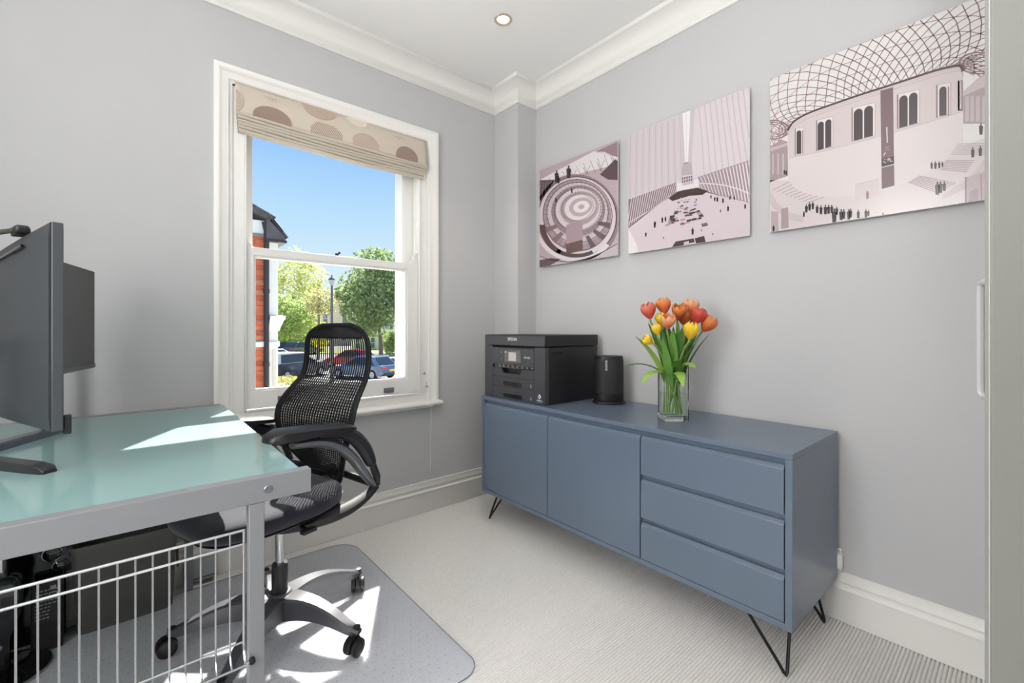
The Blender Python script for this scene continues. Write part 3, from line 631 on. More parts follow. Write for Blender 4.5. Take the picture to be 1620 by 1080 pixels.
m_blackgl = mat('gloss_black', '#0e0e10', .08, spec=.6, coat=.5)
sw = thing('subwoofer', 'black box subwoofer standing on the carpet behind the desk basket', 'speaker', (-.30, 2.262, 0))
MB().box((-.14, -.060, .012), (.125, .056, .385)).build('cabinet', m_blackgl, sw, bevel=.006)
for x in (-.12, .10):
    for y in (-.045, .040): MB().lathe([(.012, 0), (.012, .012)], (x, y, 0), 12).build('foot', m_bin, sw)
pod = MB(); pc = on_y(87, 880, 2.19)
pod.prism([(-.055, .045), (.02, .055), (.036, .022), (.046, -.030), (.022, -.052), (-.012, -.020)], 2.2015, 2.188, lambda u, v, d: Vector((pc.x + u, d, pc.z + v)))
part(pod, 'control_pod', m_blackgl, sw, True, bevel=.004)
for (px, py, r) in ((83, 875, .026), (95, 893, .019)):
    c_ = on_y(px, py, 2.186)
    part(MB().lathe([(r * .86, 0), (r, .001), (r, .006), (r * .9, .008), (r * .84, .005), (r * .84, .001)], c_, 28, axis=(0, -1, 0), cap=False), 'dial_ring', m_chrome, sw, True)
    part(MB().lathe([(r * .84, 0), (r * .8, .007), (r * .5, .010), (0, .011)], c_, 28, axis=(0, -1, 0)), 'dial', m_blackgl, sw, True)
ad = thing('power_adapter', 'black power adapter block with printed label under the desk', 'adapter', (-.212, 2.165, .0))
MB().box((-.042, -.018, .0), (.034, .018, .235)).build('block', mat('adapter_black', '#1a1a1b', .5), ad, bevel=.005)
MB().box((-.036, -.0186, .10), (.028, -.0178, .225)).build('label_plate', mat('adapter_label', '#2b2b2d', .5), ad)
lt = mat('label_ink', '#a9a9a9', .6)
sq_ = MB(); sq_.box((.004, -.0194, .205), (.018, -.0186, .217)).build('label_mark', lt, ad)
MB().lathe([(.009, 0), (.011, .0004), (.011, .0008), (.009, .0012)], (.011, -.0186, .186), 20, axis=(0, -1, 0), cap=False).build('label_ring', lt, ad)
ln = MB(); rnd = random.Random(3)
for r in range(9):
    x = -.030
    while x < (.0 if r < 4 else .022):
        w_ = rnd.uniform(.003, .009); ln.box((x, -.0192, .112 + r * .0115), (x + w_, -.0186, .112 + r * .0115 + .0035)); x += w_ + .003
lo = ln.build('label_lines', lt, ad); lo['kind'] = 'stuff'
st = thing('pedestal', 'glossy black pedestal with round base beneath the desk, far left', 'stand', (-.315, 2.085, 0))
MB().lathe([(.115, 0), (.118, .004), (.116, .010), (.09, .016), (.045, .022), (.034, .030), (0, .030)], (0, 0, 0), 40).build('round_base', m_blackgl, st)
MB().lathe([(.117, .0), (.1195, .003), (.1195, .006), (.117, .009)], (0, 0, 0), 40, cap=False).build('base_rim', m_steel, st)
MB().loft([rr(.026, .020, .022, .012), rr(.028, .022, .12, .012), rr(.050, .032, .19, .015), rr(.055, .036, .27, .016), rr(.046, .03, .30, .016), rr(.03, .022, .31, .014)]).build('neck', m_blackgl, st)
MB().loft([rr(.022, .018, .31, .01), rr(.022, .018, .46, .01), rr(.018, .014, .47, .01)]).build('column', m_blackgl, st)
MB().box((.004, -.021, .33), (.012, -.0185, .45)).build('chrome_strip', m_chrome, st)
MB().lathe([(.008, 0), (.009, .002), (.005, .003)], (.004, -.0225, .10), 16, axis=(0, -1, 0)).build('screw', m_steel, st)
cb = thing('cable_box', 'pale grey plastic cable box on the skirting beside the bin', 'box', (.225, 2.308, .012))
MB().box((-.060, -.013, 0), (.058, .013, .085)).build('cover', mat('cable_box_grey', '#a7a8a9', .5), cb, bevel=.003)
MB().box((-.060, -.015, .012), (.058, -.013, .016)).build('cover_seam', m_bin, cb)
MB().box((.0, -.02, -.012), (.04, .012, -.0003)).build('base_clip', m_bin, cb)

# ------------------------------------------------------------------ monitors
m_mon = mat('monitor_shell', '#303338', .42, noise=.04, scale=500); m_mon2 = mat('monitor_edge', '#4d5156', .35); m_scr = mat('screen_off', '#3b3a3a', .35, spec=.4)
near = Vector((-.128, 1.288, 0)); dm = Vector((-.2857, .958, 0)).normalized(); nm = Vector((dm.y, -dm.x, 0))      # nm: towards the chair
mo = thing('monitor', 'large black monitor seen from behind on a V shaped stand at the desk', 'monitor', (-.29, 1.70, DZ))
Wm, z0, z1 = .715, .873, 1.297
SAG = .040                                     # the panel hangs a little low at its far end
def mp(u, d, z): return near + dm * u + nm * d + Vector((0, 0, z - SAG * u))
sh = MB(); rings = []
for i in range(13):
    u = Wm * i / 12; s = abs(2 * i / 12 - 1); bow = .004 * (1 - s * s); back = -.002; cr = .005 * s * s
    rings.append([mp(u, cr - .0, z0), mp(u, cr - .004 - back, z0 + .0015), mp(u, cr - .006 - back, z0 + .03), mp(u, cr - .006 - back, z1 - .03), mp(u, cr - .004 - back, z1 - .0015), mp(u, cr, z1)])
part(sh.loft(rings), 'rear_shell', m_mon, mo, True, angle=30)
fr_ = MB(); rings = []
for i in range(13):
    u = -.001 + (Wm + .002) * i / 12; s = abs(2 * i / 12 - 1); cr = .005 * s * s
    rings.append([mp(u, cr, z0 - .001), mp(u, cr, z1 + .001), mp(u, cr + .018, z1 + .001), mp(u, cr + .018, z0 - .001)])
part(fr_.loft(rings), 'front_frame', m_mon2, mo, True, bevel=.002)
sc = MB(); rings = []
for i in range(13):
    u = .006 + (Wm - .012) * i / 12; s = abs(2 * i / 12 - 1); cr = .005 * s * s
    rings.append([mp(u, cr + .0185, z0 + .018), mp(u, cr + .0185, z1 - .007), mp(u, cr + .0192, z1 - .007), mp(u, cr + .0192, z0 + .018)])
part(sc.loft(rings), 'screen', m_scr, mo, True)
part(MB().tube([mp(.165, -.0075, 1.270), mp(.54, -.0075, 1.270)], .004, 4), 'vent_slot', m_prg, mo, True)
part(MB().box((0, -.004, -.02), (.012, .004, .02), Matrix.Translation(mp(.008, .0245, z0 + .01))), 'joystick_button', m_prd, mo, True, bevel=.002)
apex = Vector((-.325, 1.705, DZ)); f1 = on_z(79, 748, DZ); f2 = on_z(106, 679, DZ)
def foot(tip, name, m):
    d = (Vector((tip.x, tip.y, 0)) - Vector((apex.x, apex.y, 0))); L = d.length; d.normalize(); s = Vector((-d.y, d.x, 0)); up = Vector((0, 0, 1))
    ft = MB(); rg = []
    for t_, w_, h_ in ((0, .019, .022), (.85, .018, .019), (.97, .016, .016), (1.0, .013, .008)):
        c = apex + d * (L * t_); rg.append([c - s * w_, c + s * w_, c + s * w_ + up * (h_ - .004), c + s * (w_ - .004) + up * h_, c - s * (w_ - .004) + up * h_, c - s * w_ + up * (h_ - .004)])
    return part(ft.loft(rg), name, m, mo, True)
m_foot = mat('stand_dark', '#2e2e30', .3, metal=.2); m_foot_lit = mat('stand_window_lit', '#5e6168', .22, metal=.6)  # second is a lighter copy: window reflection put into the foot's colour
foot(f1, 'stand_foot', m_foot); foot(f2, 'stand_foot', m_foot_lit)
part(MB().lathe([(.035, 0), (.035, .022), (.024, .024), (.022, .29), (.0, .29)], apex + Vector((-.0, 0, 0)), 24), 'stand_column', m_foot, mo, True)
part(MB().tube([apex + Vector((0, 0, .27)), mp(Wm / 2, -.04, 1.06)], .02, 10), 'stand_joint', m_foot, mo, True)
# second monitor on a clamp arm behind the first
e1 = on_y(150, 500, 2.175); d2 = Vector((-.22, -.975, 0)).normalized(); n2 = Vector((.975, -.22, 0)); zb, zt2 = .944, 1.285
m2 = thing('monitor', 'smaller dark monitor on a desk arm, half hidden behind the large one', 'monitor', (-.22, 2.225, DZ))
def m2p(u, d, z): return Vector((e1.x, e1.y, 0)) + d2 * u + n2 * d + Vector((0, 0, z))
def slab(u0, u1, d0, d1, a, b): return MB().loft([[m2p(u0, d0, a), m2p(u0, d0, b), m2p(u0, d1, b), m2p(u0, d1, a)], [m2p(u1, d0, a), m2p(u1, d0, b), m2p(u1, d1, b), m2p(u1, d1, a)]])
part(slab(0, .39, -.022, -.0015, zb, zt2), 'shell', m_prd, m2, True, bevel=.002)
part(slab(.003, .387, -.001, .0, zb + .017, zt2 - .002), 'screen', mat('screen_off_matte', '#545353', .55, spec=.3), m2, True)
part(slab(.0, .39, -.001, .0015, zb, zb + .0155), 'lower_bezel', mat('bezel_grey', '#4a4b4e', .4), m2, True)
part(MB().lathe([(.028, 0), (.028, .012), (.015, .014), (.015, .36), (.0, .362)], (-.22, 2.225, DZ), 20), 'clamp_post', m_prd, m2, True)
part(MB().tube([(-.22, 2.225, 1.09), (-.225, 2.08, 1.10), m2p(.19, -.03, 1.11)], .013, 8), 'arm', m_prd, m2, True)
# webcam with its lead on the large monitor
wc = thing('webcam', 'small black webcam clipped on top of the large monitor', 'webcam', mp(.21, -.004, z1 + .0015))
wq = Matrix.Rotation(math.atan2(dm.y, dm.x), 4, 'Z')
MB().box((-.030, -.012, .004), (.030, .012, .022), wq).build('body', m_prd, wc, bevel=.006, seg=3)
MB().box((-.018, -.022, .0), (.018, .012, .004), wq).build('clip', m_prd, wc, bevel=.002)
MB().lathe([(.007, 0), (.007, .004), (.004, .005), (.0, .003)], wq @ Vector((0, -.012, .013)), 16, axis=wq @ Vector((0, -1, 0))).build('lens', m_blackgl, wc)
p_ = [mp(.20, -.012, z1 + .012), mp(.26, -.030, z1 + .013), mp(.33, -.045, z1 + .012), mp(.42, -.055, z1 + .004), mp(.5, -.06, z1 - .08), mp(.5, -.06, z1 - .18)]
part(MB().tube(smoothcurve(p_, 5), .0055, 8), 'lead', mat('lead_olive', '#3b3a33', .5), wc, True)

# ------------------------------------------------------------------ chair mat
m_mat = clear_mat('clear_vinyl', (.985, .99, .998), .14, 1.3, (lin('#e9eefa'), .22))
mt = thing('chair_mat', 'clear plastic chair mat with rounded corners on the carpet', 'mat', (.27, 1.66, .0006))
def rrect(x0, y0, x1, y1, rads, z):
    o = []
    for (cx, cy, a0), r in zip(((x1, y1, 0), (x0, y1, PI / 2), (x0, y0, PI), (x1, y0, 1.5 * PI)), rads):
        sx = -1 if cx == x1 else 1; sy = -1 if cy == y1 else 1
        for k in range(9):
            a = a0 + PI / 2 * k / 8; o.append(Vector((cx + sx * r + r * math.cos(a), cy + sy * r + r * math.sin(a), z)))
    return o
mx0, my0, mx1, my1 = -.62, -.525, .578, .60
rd_ = (.11, .10, .06, .065)
MB().loft([rrect(mx0, my0, mx1, my1, rd_, 0), rrect(mx0, my0, mx1, my1, rd_, .0030), rrect(mx0 + .0015, my0 + .0015, mx1 - .0015, my1 - .0015, rd_, .0042)]).build('sheet', m_mat, mt, angle=50)
er = MB().tube(rrect(mx0, my0, mx1, my1, rd_, .0032), .0016, 6, closed=True)
er.build('edge_bead', clear_mat('vinyl_edge', (.72, .75, .80), .1, 1.45, (lin('#8f959f'), .3)), mt)
gs = MB()
for i in range(38):
    for j in range(36):
        x = mx0 + .03 + i * .0312 + (j % 2) * .0156; y = my0 + .03 + j * .0306
        if x < mx1 - .03 and y < my1 - .03: gs.lathe([(.0021, .0040), (.0013, .0049), (.0, .0052)], (x, y, 0), 6)
go = gs.build('grip_stud', clear_mat('vinyl_stud', (.80, .82, .86), .05, 1.5), mt); go['kind'] = 'stuff'

# ------------------------------------------------------------------ office chair; own frame: +x where the sitter looks, +y the arm nearest the camera
m_cb = mat('chair_black', '#1b1b1d', .42); m_cbg = mat('chair_dark_plastic', '#242427', .32, spec=.6); m_csil = mat('chair_silver', '#8e9093', .30, metal=.75); m_base = mat('chair_base_graphite', '#4c4c52', .36, spec=.6)
m_mesh = mat('chair_mesh', '#141416', .55, spec=.3); m_seat = mat('chair_seat_fabric', '#2b2b36', .9, spec=.2, noise=.12, scale=300, bump=.4, bscale=700, sheen=.3)
ch = thing('office_chair', 'black mesh backed swivel office chair drawn up to the desk', 'chair', (.400, 1.735, .0052), math.radians(198))
def C_(mb, name, m, parent=ch, **k): return mb.build(name, m, parent, **k)
# five star base
base_rot = math.radians(14 - 198)
for k in range(5):
    a = base_rot + 2 * PI * k / 5; d = Vector((math.cos(a), math.sin(a), 0)); s = Vector((-d.y, d.x, 0)); up = Vector((0, 0, 1)); rg = []
    for i in range(13):
        t = i / 12; r = .018 + .315 * t
        zt = .138 + .018 * math.sin(PI * min(t * 1.15, 1)) - .062 * t ** 1.8; th = .062 * (1 - t) + .020 + .010 * math.sin(PI * t); w_ = .030 - .012 * t + (.014 * (1 - t) ** 4)
        if i == 12: th *= .6; w_ *= .7
        c = d * r
        rg.append([c + s * (w_ * .72) + up * (zt - th), c + s * w_ * .95 + up * (zt - th * .3), c + s * w_ + up * (zt - .007), c + s * (w_ - .006) + up * zt, c - s * (w_ - .006) + up * zt, c - s * w_ + up * (zt - .007), c - s * w_ * .95 + up * (zt - th * .3), c - s * (w_ * .72) + up * (zt - th)])
    C_(MB().loft(rg), 'base_arm', m_base, angle=45)
    cc = d * .322; ca = a + (.9, 2.2, 3.6, .4, 1.5)[k]; wd = Vector((math.cos(ca), math.sin(ca), 0)); ax = Vector((-wd.y, wd.x, 0))
    stem = MB().lathe([(.009, .058), (.009, .078), (.012, .080), (.012, .086), (.0, .088)], cc, 12)
    q = cc - wd * .014
    hood = [[q + ax * sy + wd * (.030 * math.cos(t)) + up * (.030 + .032 * math.sin(t)) for t in [PI * j / 8 for j in range(-1, 10)]] for sy in (-.006, .006)]
    stem.loft(hood)
    cs = C_(stem, 'caster', m_cb)
    for sy in (-1, 1):
        wl = MB().lathe([(.0, -.008), (.010, -.009), (.022, -.0085), (.0278, -.0055), (.0288, 0), (.0278, .0055), (.022, .0085), (.010, .009), (.0, .008)], q + ax * (sy * .0168) + up * .0290, 22, axis=ax)
        wl.build('wheel', m_cb, cs)
C_(MB().lathe([(.0, .078), (.040, .080), (.046, .095), (.048, .118), (.044, .138), (.034, .148), (.0, .149)], (0, 0, 0), 28), 'hub', m_base)
C_(MB().lathe([(.0135, .052), (.014, .054), (.014, .078)], (0, 0, 0), 20), 'column_tip', m_chrome)
C_(MB().lathe([(.0265, .149), (.0265, .240), (.025, .246), (.0, .246)], (0, 0, 0), 24), 'column_sleeve', m_cbg)
C_(MB().lathe([(.0145, .246), (.0145, .392)], (0, 0, 0), 20), 'gas_column', m_chrome)
# seat mechanism and pan
pn = MB(); rg = []
for x, hw_, zt, zb_ in ((-.16, .060, .452, .418), (-.10, .105, .452, .402), (0, .125, .452, .392), (.12, .115, .452, .400), (.20, .09, .455, .425), (.235, .06, .457, .445)):
    rg.append([Vector((x, -hw_, zt)), Vector((x, -hw_ * .8, zb_ + .006)), Vector((x, -hw_ * .4, zb_)), Vector((x, hw_ * .4, zb_)), Vector((x, hw_ * .8, zb_ + .006)), Vector((x, hw_, zt))])
C_(pn.loft(rg), 'mechanism', m_cb, angle=45)
C_(MB().tube([(.03, .12, .437), (.05, .20, .440), (.055, .245, .442)], .006, 8).box((.035, .24, .437), (.08, .262, .447)), 'lever', m_cbg)
def superel(hx, hy, n, ex=3.2, cx=0): return [(cx + hx * math.copysign(abs(math.cos(a)) ** (2 / ex), math.cos(a)), hy * math.copysign(abs(math.sin(a)) ** (2 / ex), math.sin(a))) for a in [2 * PI * k / n for k in range(n)]]
def seat_z(x, y, z): return z - .030 * max(0, (x - .20) / .14) ** 2 + .014 * max(0, (-x - .02) / .14) ** 2 + .010 * (y / .24) ** 2 - .004
st_ = MB(); rg = []
for sc_, z in ((.80, .458), (.93, .460), (.985, .470), (1.0, .488), (.985, .505), (.93, .514), (.80, .517), (.55, .515), (.25, .513), (.02, .513)):
    rg.append([Vector((x, y, seat_z(x, y, z))) for x, y in superel(.230 * sc_, .242 * sc_, 44, 3.2, .072)])
C_(st_.loft(rg), 'seat', m_seat, angle=70)
C_(MB().loft([[Vector((x, y, seat_z(x, y, z))) for x, y in superel(.228 * sc_, .24 * sc_, 44, 3.2, .070)] for sc_, z in ((.75, .452), (.93, .4525), (.97, .457), (.95, .461), (.75, .461))]), 'seat_pan', m_cb, angle=60)
# back: spine curve x(z) and half width(z)
BKZ = [(.470, -.195, .050), (.500, -.190, .085), (.56, -.165, .130), (.62, -.135, .180), (.66, -.125, .206), (.72, -.127, .227), (.76, -.134, .231), (.80, -.153, .222), (.84, -.183, .209), (.87, -.211, .200), (.90, -.226, .196), (.94, -.235, .196), (.99, -.237, .194), (1.03, -.236, .189), (1.06, -.234, .168), (1.075, -.235, .140), (1.084, -.236, .108), (1.090, -.237, .080)]
zz_ = [b[0] for b in BKZ]
def interp(z, k): return float(np.interp(z, zz_, [b[k] for b in BKZ]))
smx = np.array([[z, np.mean([interp(z + dz_, 1) for dz_ in (-.02, -.01, 0, .01, .02)]), np.mean([interp(z + dz_, 2) for dz_ in (-.005, 0, .005)])] for z in np.linspace(.470, 1.090, 63)])
def bx(z): return float(np.interp(z, smx[:, 0], smx[:, 1]))
def bw(z): return float(np.interp(z, smx[:, 0], smx[:, 2]))
def bpt(u, z, off=0): w_ = bw(z); return Vector((bx(z) + .006 * (u * w_ / .23) ** 2 + off, u * w_, z))
zlo, zhi = .470, 1.090
edge = [bpt(1, z) for z in np.linspace(zlo, zhi, 46)] + [bpt(u, zhi) for u in np.linspace(.8, -.8, 7)] + [bpt(-1, z) for z in np.linspace(zhi, zlo, 46)]
C_(MB().tube(edge, .008, 8, closed=True, flat=(1.25, .8)), 'back_rim', m_mesh)
# ribbed border band round the see-through window
bd = MB(); NU, NZ = 64, 70
def band(u, z):
    w_ = bw(z); d_ = (1 - abs(u)) * w_
    return d_ < .020 or z > 1.045 - .012 * (1 - u * u) or z < .52
zs = np.linspace(zlo, zhi, NZ + 1); us = np.linspace(-1, 1, NU + 1); vid = {}; vs_ = []; fs = []
def vid_(i, j):
    if (i, j) not in vid: vid[(i, j)] = len(vs_); vs_.append(bpt(us[i], zs[j], .0012 * (1 if i % 2 else -1)))
    return vid[(i, j)]
for j in range(NZ):
    for i in range(NU):
        if band((us[i] + us[i + 1]) / 2, (zs[j] + zs[j + 1]) / 2): fs.append((vid_(i, j), vid_(i + 1, j), vid_(i + 1, j + 1), vid_(i, j + 1)))
bd.add(vs_, fs); bo = C_(bd, 'back_border', m_mesh, angle=20, fix=False); so3 = bo.modifiers.new('thick', 'SOLIDIFY'); so3.thickness = .004; so3.offset = 0
wv_ = MB()
NS = 30
for k in range(NS):                                                        # upright strands
    u = -1 + 2 * (k + .5) / NS; pts = [bpt(u, z) for z in np.linspace(zlo + .01, zhi - .012, 60)]
    rs = [bw(z) / NS * (.56 if z > .87 else .74) for z in np.linspace(zlo + .01, zhi - .012, 60)]
    wv_.tube(pts, .002, 4, rs=rs, flat=(.4, 1), cap=False, up=(1, 0, 0))
z = .49
while z < .895:                                                            # cross strands of the lower, denser weave
    wv_.tube([bpt(u, z) for u in np.linspace(-.985, .985, 30)], .0023, 4, flat=(1, .4), cap=False); z += .0098
wo = C_(wv_, 'back_weave', m_mesh, fix=False); wo['kind'] = 'stuff'
# arms, their frames and the under-seat yoke: measured on the plane of the near arm, mirrored for the far one
for sg in (1, -1):
    y = .270 * sg; dz, dx = (0, 0) if sg > 0 else (-.040, -.050)
    pad = MB(); rg = []
    for x, zt, zb_, hw_ in ((.205, .762, .748, .018), (.195, .772, .744, .034), (.165, .782, .744, .044), (.08, .776, .744, .047), (-.01, .766, .740, .047), (-.06, .760, .736, .044), (-.085, .752, .736, .034), (-.094, .744, .738, .018)):
        zt += dz; zb_ += dz; x += dx; rg.append([Vector((x, y - hw_, zb_ + .005)), Vector((x, y - hw_, zt - .008)), Vector((x, y - hw_ * .7, zt - .001)), Vector((x, y, zt)), Vector((x, y + hw_ * .7, zt - .001)), Vector((x, y + hw_, zt - .008)), Vector((x, y + hw_, zb_ + .005)), Vector((x, y + hw_ * .8, zb_)), Vector((x, y - hw_ * .8, zb_))])
    ap = C_(pad.loft(rg), 'armrest_pad', m_cb, angle=50)
    inner = smoothcurve([(.125, y, .728 + dz), (.04, y, .718 + dz), (-.03, y, .690 + dz), (-.09, y, .640), (-.135, y, .580), (-.170, y, .535), (-.198, y * .96, .508)], 6)
    nI = len(inner)
    C_(MB().tube(inner, .02, 8, rs=[.012 + .011 * math.sin(PI * min(1, .15 + .85 * i / (nI - 1))) for i in range(nI)], flat=(.75, 1.0)), 'arm_frame', m_csil)
    outer = smoothcurve([(.04, y, .738 + dz), (-.04, y, .732 + dz), (-.10, y, .705 + dz), (-.145, y, .655), (-.172, y, .605), (-.180, y, .590)], 5); nO = len(outer)
    C_(MB().tube(outer, .02, 8, rs=[.010 + .018 * math.sin(PI * min(1, .1 + .8 * i / (nO - 1))) for i in range(nO)], flat=(.9, .9)), 'arm_shroud', m_cbg)
    C_(MB().tube([(-.180, y, .592), (-.200, y, .545), (-.206, y * .97, .512)], .016, 8, flat=(.8, .9)), 'arm_joint', m_cb)
    low = smoothcurve([(-.202, y * .97, .508), (-.150, y * .95, .480), (-.085, y * .90, .458), (-.01, y * .78, .444), (.07, y * .58, .436), (.13, y * .35, .436)], 6); nL = len(low)
    C_(MB().tube(low, .02, 8, rs=[.015 + .011 * math.sin(PI * i / (nL - 1)) for i in range(nL)], flat=(.9, 1.25)), 'yoke_arm', m_cb)
    brd = smoothcurve([(-.205, y * .97, .510), (-.205, y * .70, .515), (-.205, y * .35, .520), (-.208, y * .1, .522)], 4)
    C_(MB().tube(brd, .013, 8, flat=(1.1, .8)), 'back_bracket', m_cbg)
C_(MB().tube([(-.205, -.03, .522), (-.215, 0, .528), (-.205, .03, .522)], .017, 8), 'back_clamp', m_cb)
C_(MB().tube([(-.11, 0, .440), (-.17, 0, .470), (-.205, 0, .520)], .018, 8, flat=(.7, 1.4)), 'back_stem', m_cb)
lg_ = MB(); rnd = random.Random(5)
for k in range(5): lg_.box((.02 + .011 * k, .2425, .489), (.028 + .011 * k, .2432, .495))

# ------------------------------------------------------------------ three photo prints on the right wall: flat print drawn as coloured shapes on each board
m_print = bpy.data.materials.new('photo_print'); m_print.use_nodes = True; n = m_print.node_tree; b = n.nodes['Principled BSDF']; b.inputs['Roughness'].default_value = .25; b.inputs['Coat Weight'].default_value = .2; b.inputs['Coat Roughness'].default_value = .12
a_ = n.nodes.new('ShaderNodeAttribute'); a_.attribute_name = 'ink'; n.links.new(a_.outputs['Color'], b.inputs['Base Color'])
XPR = 1.984
def clip_poly(p, y0, y1, z0, z1):
    for ax, lim, sg in ((0, y0, 1), (0, y1, -1), (1, z0, 1), (1, z1, -1)):
        out = []
        for i in range(len(p)):
            a, b2 = p[i - 1], p[i]; da, db = sg * (a[ax] - lim), sg * (b2[ax] - lim)
            if (da < 0) != (db < 0): t = da / (da - db); out.append((a[0] + (b2[0] - a[0]) * t, a[1] + (b2[1] - a[1]) * t))
            if db >= 0: out.append(b2)
        p = out
        if len(p) < 3: return []
    return p
class Print:
    def __init__(s, y0, y1, z0, z1): s.r = (y0 + .001, y1 - .001, z0 + .001, z1 - .001); s.mb = MB(); s.ink = []
    def m(s, px, py): v = on_x(px, py, XPR); return (v.y, v.z)
    def put(s, pts, col, L):
        q = clip_poly(pts, *s.r)
        if len(q) > 2:
            x = XPR - .0002 - .00012 * L; s.mb.add([(x, y, z) for y, z in q], [tuple(range(len(q)))]); s.ink.append((len(q), lin(tuple_hex([v_ * .90 for v_ in col]))))
    def poly(s, pts, col, L=1): s.put([s.m(*p) for p in pts], col, L)
    def line(s, pts, w, col, L=2):
        P_ = [Vector((*s.m(*p), 0)) for p in pts]
        for a, b2 in zip(P_, P_[1:]):
            d = (b2 - a)
            if d.length < 1e-6: continue
            d.normalize(); o = Vector((-d.y, d.x, 0)) * w / 2; s.put([(p.x, p.y) for p in (a - o, b2 - o, b2 + o, a + o)], col, L)
    def ring(s, cx, cy, rx, ry, w0, col, L, a0=0, a1=2 * PI, tilt=0, n=40, k=.0):
        """band of an ellipse between radii 1 and 1 - w0, in photo pixels"""
        def pt(a, f): x, y = rx * f * math.cos(a), ry * f * math.sin(a); return (cx + x * math.cos(tilt) - y * math.sin(tilt), cy + x * math.sin(tilt) + y * math.cos(tilt))
        for i in range(n):
            a, b2 = a0 + (a1 - a0) * i / n, a0 + (a1 - a0) * (i + 1) / n; s.poly([pt(a, 1), pt(b2, 1), pt(b2, 1 - w0), pt(a, 1 - w0)], col, L)
    def person(s, px, py, h, col=(52, 40, 46), L=9):
        s.poly([(px - h * .14, py), (px - h * .18, py - h * .75), (px - h * .05, py - h * .8), (px - h * .07, py - h), (px + h * .07, py - h), (px + h * .05, py - h * .8), (px + h * .18, py - h * .72), (px + h * .12, py)], col, L)
    def finish(s, label, group):
        y0, y1, z0, z1 = s.r; r = thing('photo_print', label, 'picture', (XR, (y0 + y1) / 2, z0), 0, group)
        part(MB().box((XPR, y0 - .001, z0 - .001), (XPR + .007, y1 + .001, z1 + .001)), 'board', mat('print_board', '#d7d3d4', .4), r, True, bevel=.0008)
        part(MB().box((XPR + .0072, y0 + .06, z0 + .06), (XR - .0005, y1 - .06, z1 - .06)), 'hanging_frame', mat('print_frame', '#8d8d8d', .5), r, True)
        o = part(s.mb, 'print', m_print, r, True, smooth=False, fix=False)
        at_ = o.data.color_attributes.new('ink', 'FLOAT_COLOR', 'CORNER'); buf = []
        for k, c in s.ink: buf += [*c, 1.0] * k
        at_.data.foreach_set('color', buf); return r
def tuple_hex(c): return '%02x%02x%02x' % tuple(int(v) for v in c)
def curve(pts, n=6): return [(v.x, v.y) for v in smoothcurve([(p[0], p[1], 0) for p in pts], n)]
GR = 'mauve toned architecture prints on the right wall'
rnd = random.Random(9)

# --- large print: round stone reading room under a lattice glass roof
p = Print(-.22, .698, 1.475, 2.102)
p.poly([(1200, -60), (1900, -260), (1900, 420), (1200, 380)], (238, 234, 233), 0)
rim = curve([(1246, 206), (1256, 192), (1280, 178), (1330, 160), (1365, 148), (1400, 137), (1440, 124), (1480, 111), (1508, 104.5), (1520, 104), (1524, 112)], 6)
outer = curve([(1180, 330), (1130, 190), (1190, 40), (1330, -30), (1470, -80), (1640, -90), (1760, 20), (1700, 200)], 9)
def along(c, t):
    t = min(max(t, 0), 1) * (len(c) - 1); i = min(int(t), len(c) - 2); f = t - i; return (c[i][0] + (c[i + 1][0] - c[i][0]) * f, c[i][1] + (c[i + 1][1] - c[i][1]) * f)
lat = (150, 120, 124)
def lp_(s, t): a = along(rim, s); b2 = along(outer, s); return (a[0] + (b2[0] - a[0]) * t, a[1] + (b2[1] - a[1]) * t)
for k in range(-12, 44):
    for sg in (1, -1):
        s0 = k / 32; p.line([lp_(s0 + sg * .30 * t, t) for t in (0, .08, .17, .27, .38, .5, .63, .78, 1.0) if 0 <= s0 + sg * .30 * t <= 1.0], .0026, lat, 2)
for t in (.09, .19, .30, .42, .55, .69, .85): p.line([lp_(s / 40, t) for s in range(41)], .0022, (165, 138, 142), 2)
for cx_, cy_, w_ in ((1222, 205, 22), (1548, 100, 26)):
    for i in range(5): p.ring(cx_, cy_, 6 + i * w_ / 4, 3 + i * w_ / 7, .12, lat, 3)
p.poly([(1218, 232), (1236, 221), (1246, 224), (1247, 278), (1218, 288)], (176, 156, 160), 3); p.poly([(1218, 240), (1246, 230), (1246, 226), (1218, 234)], (205, 190, 193), 4)
for x in (1223, 1231, 1239): p.line([(x, 243), (x, 276)], .006, (206, 192, 194), 4)
p.poly([(1522, 146), (1560, 114), (1620, 96), (1620, 195), (1522, 196)], (178, 160, 164), 3); p.poly([(1522, 146), (1560, 116), (1620, 98), (1620, 110), (1524, 152)], (208, 194, 196), 4)
for x in (1530, 1538, 1547, 1557): p.line([(x, 152), (x, 192)], .008, (200, 186, 189), 4)
floor_ = [(1218, 285), (1250, 285), (1300, 310), (1400, 300), (1500, 250), (1525, 230), (1640, 190), (1640, 330), (1218, 372)]
p.poly(floor_, (227, 216, 217), 3)
bot = curve([(1247.5, 283), (1262, 300), (1300, 311), (1350, 309), (1390, 302), (1420, 294), (1455, 280), (1490, 258), (1524, 232)], 4)
drum = rim + bot[::-1]
p.poly(rim + [(1524, 180), (1248, 254)], (222, 208, 209), 5)
strip = [(1247, 250), (1300, 240), (1400, 214), (1470, 193), (1524, 176)]
p.poly(strip + bot[::-1], (233, 222, 222), 5.5)
p.line([(1247.5, 250), (1300, 240), (1400, 214), (1470, 193), (1524, 176)], .002, (200, 184, 187), 6)
p.line([(x, y + 9) for x, y in rim], .0022, (196, 178, 182), 6); p.line([(x, y + 5) for x, y in rim], .0018, (208, 192, 195), 6)
p.line([(x, y + .6) for x, y in rim], .0075, (84, 64, 70), 7)
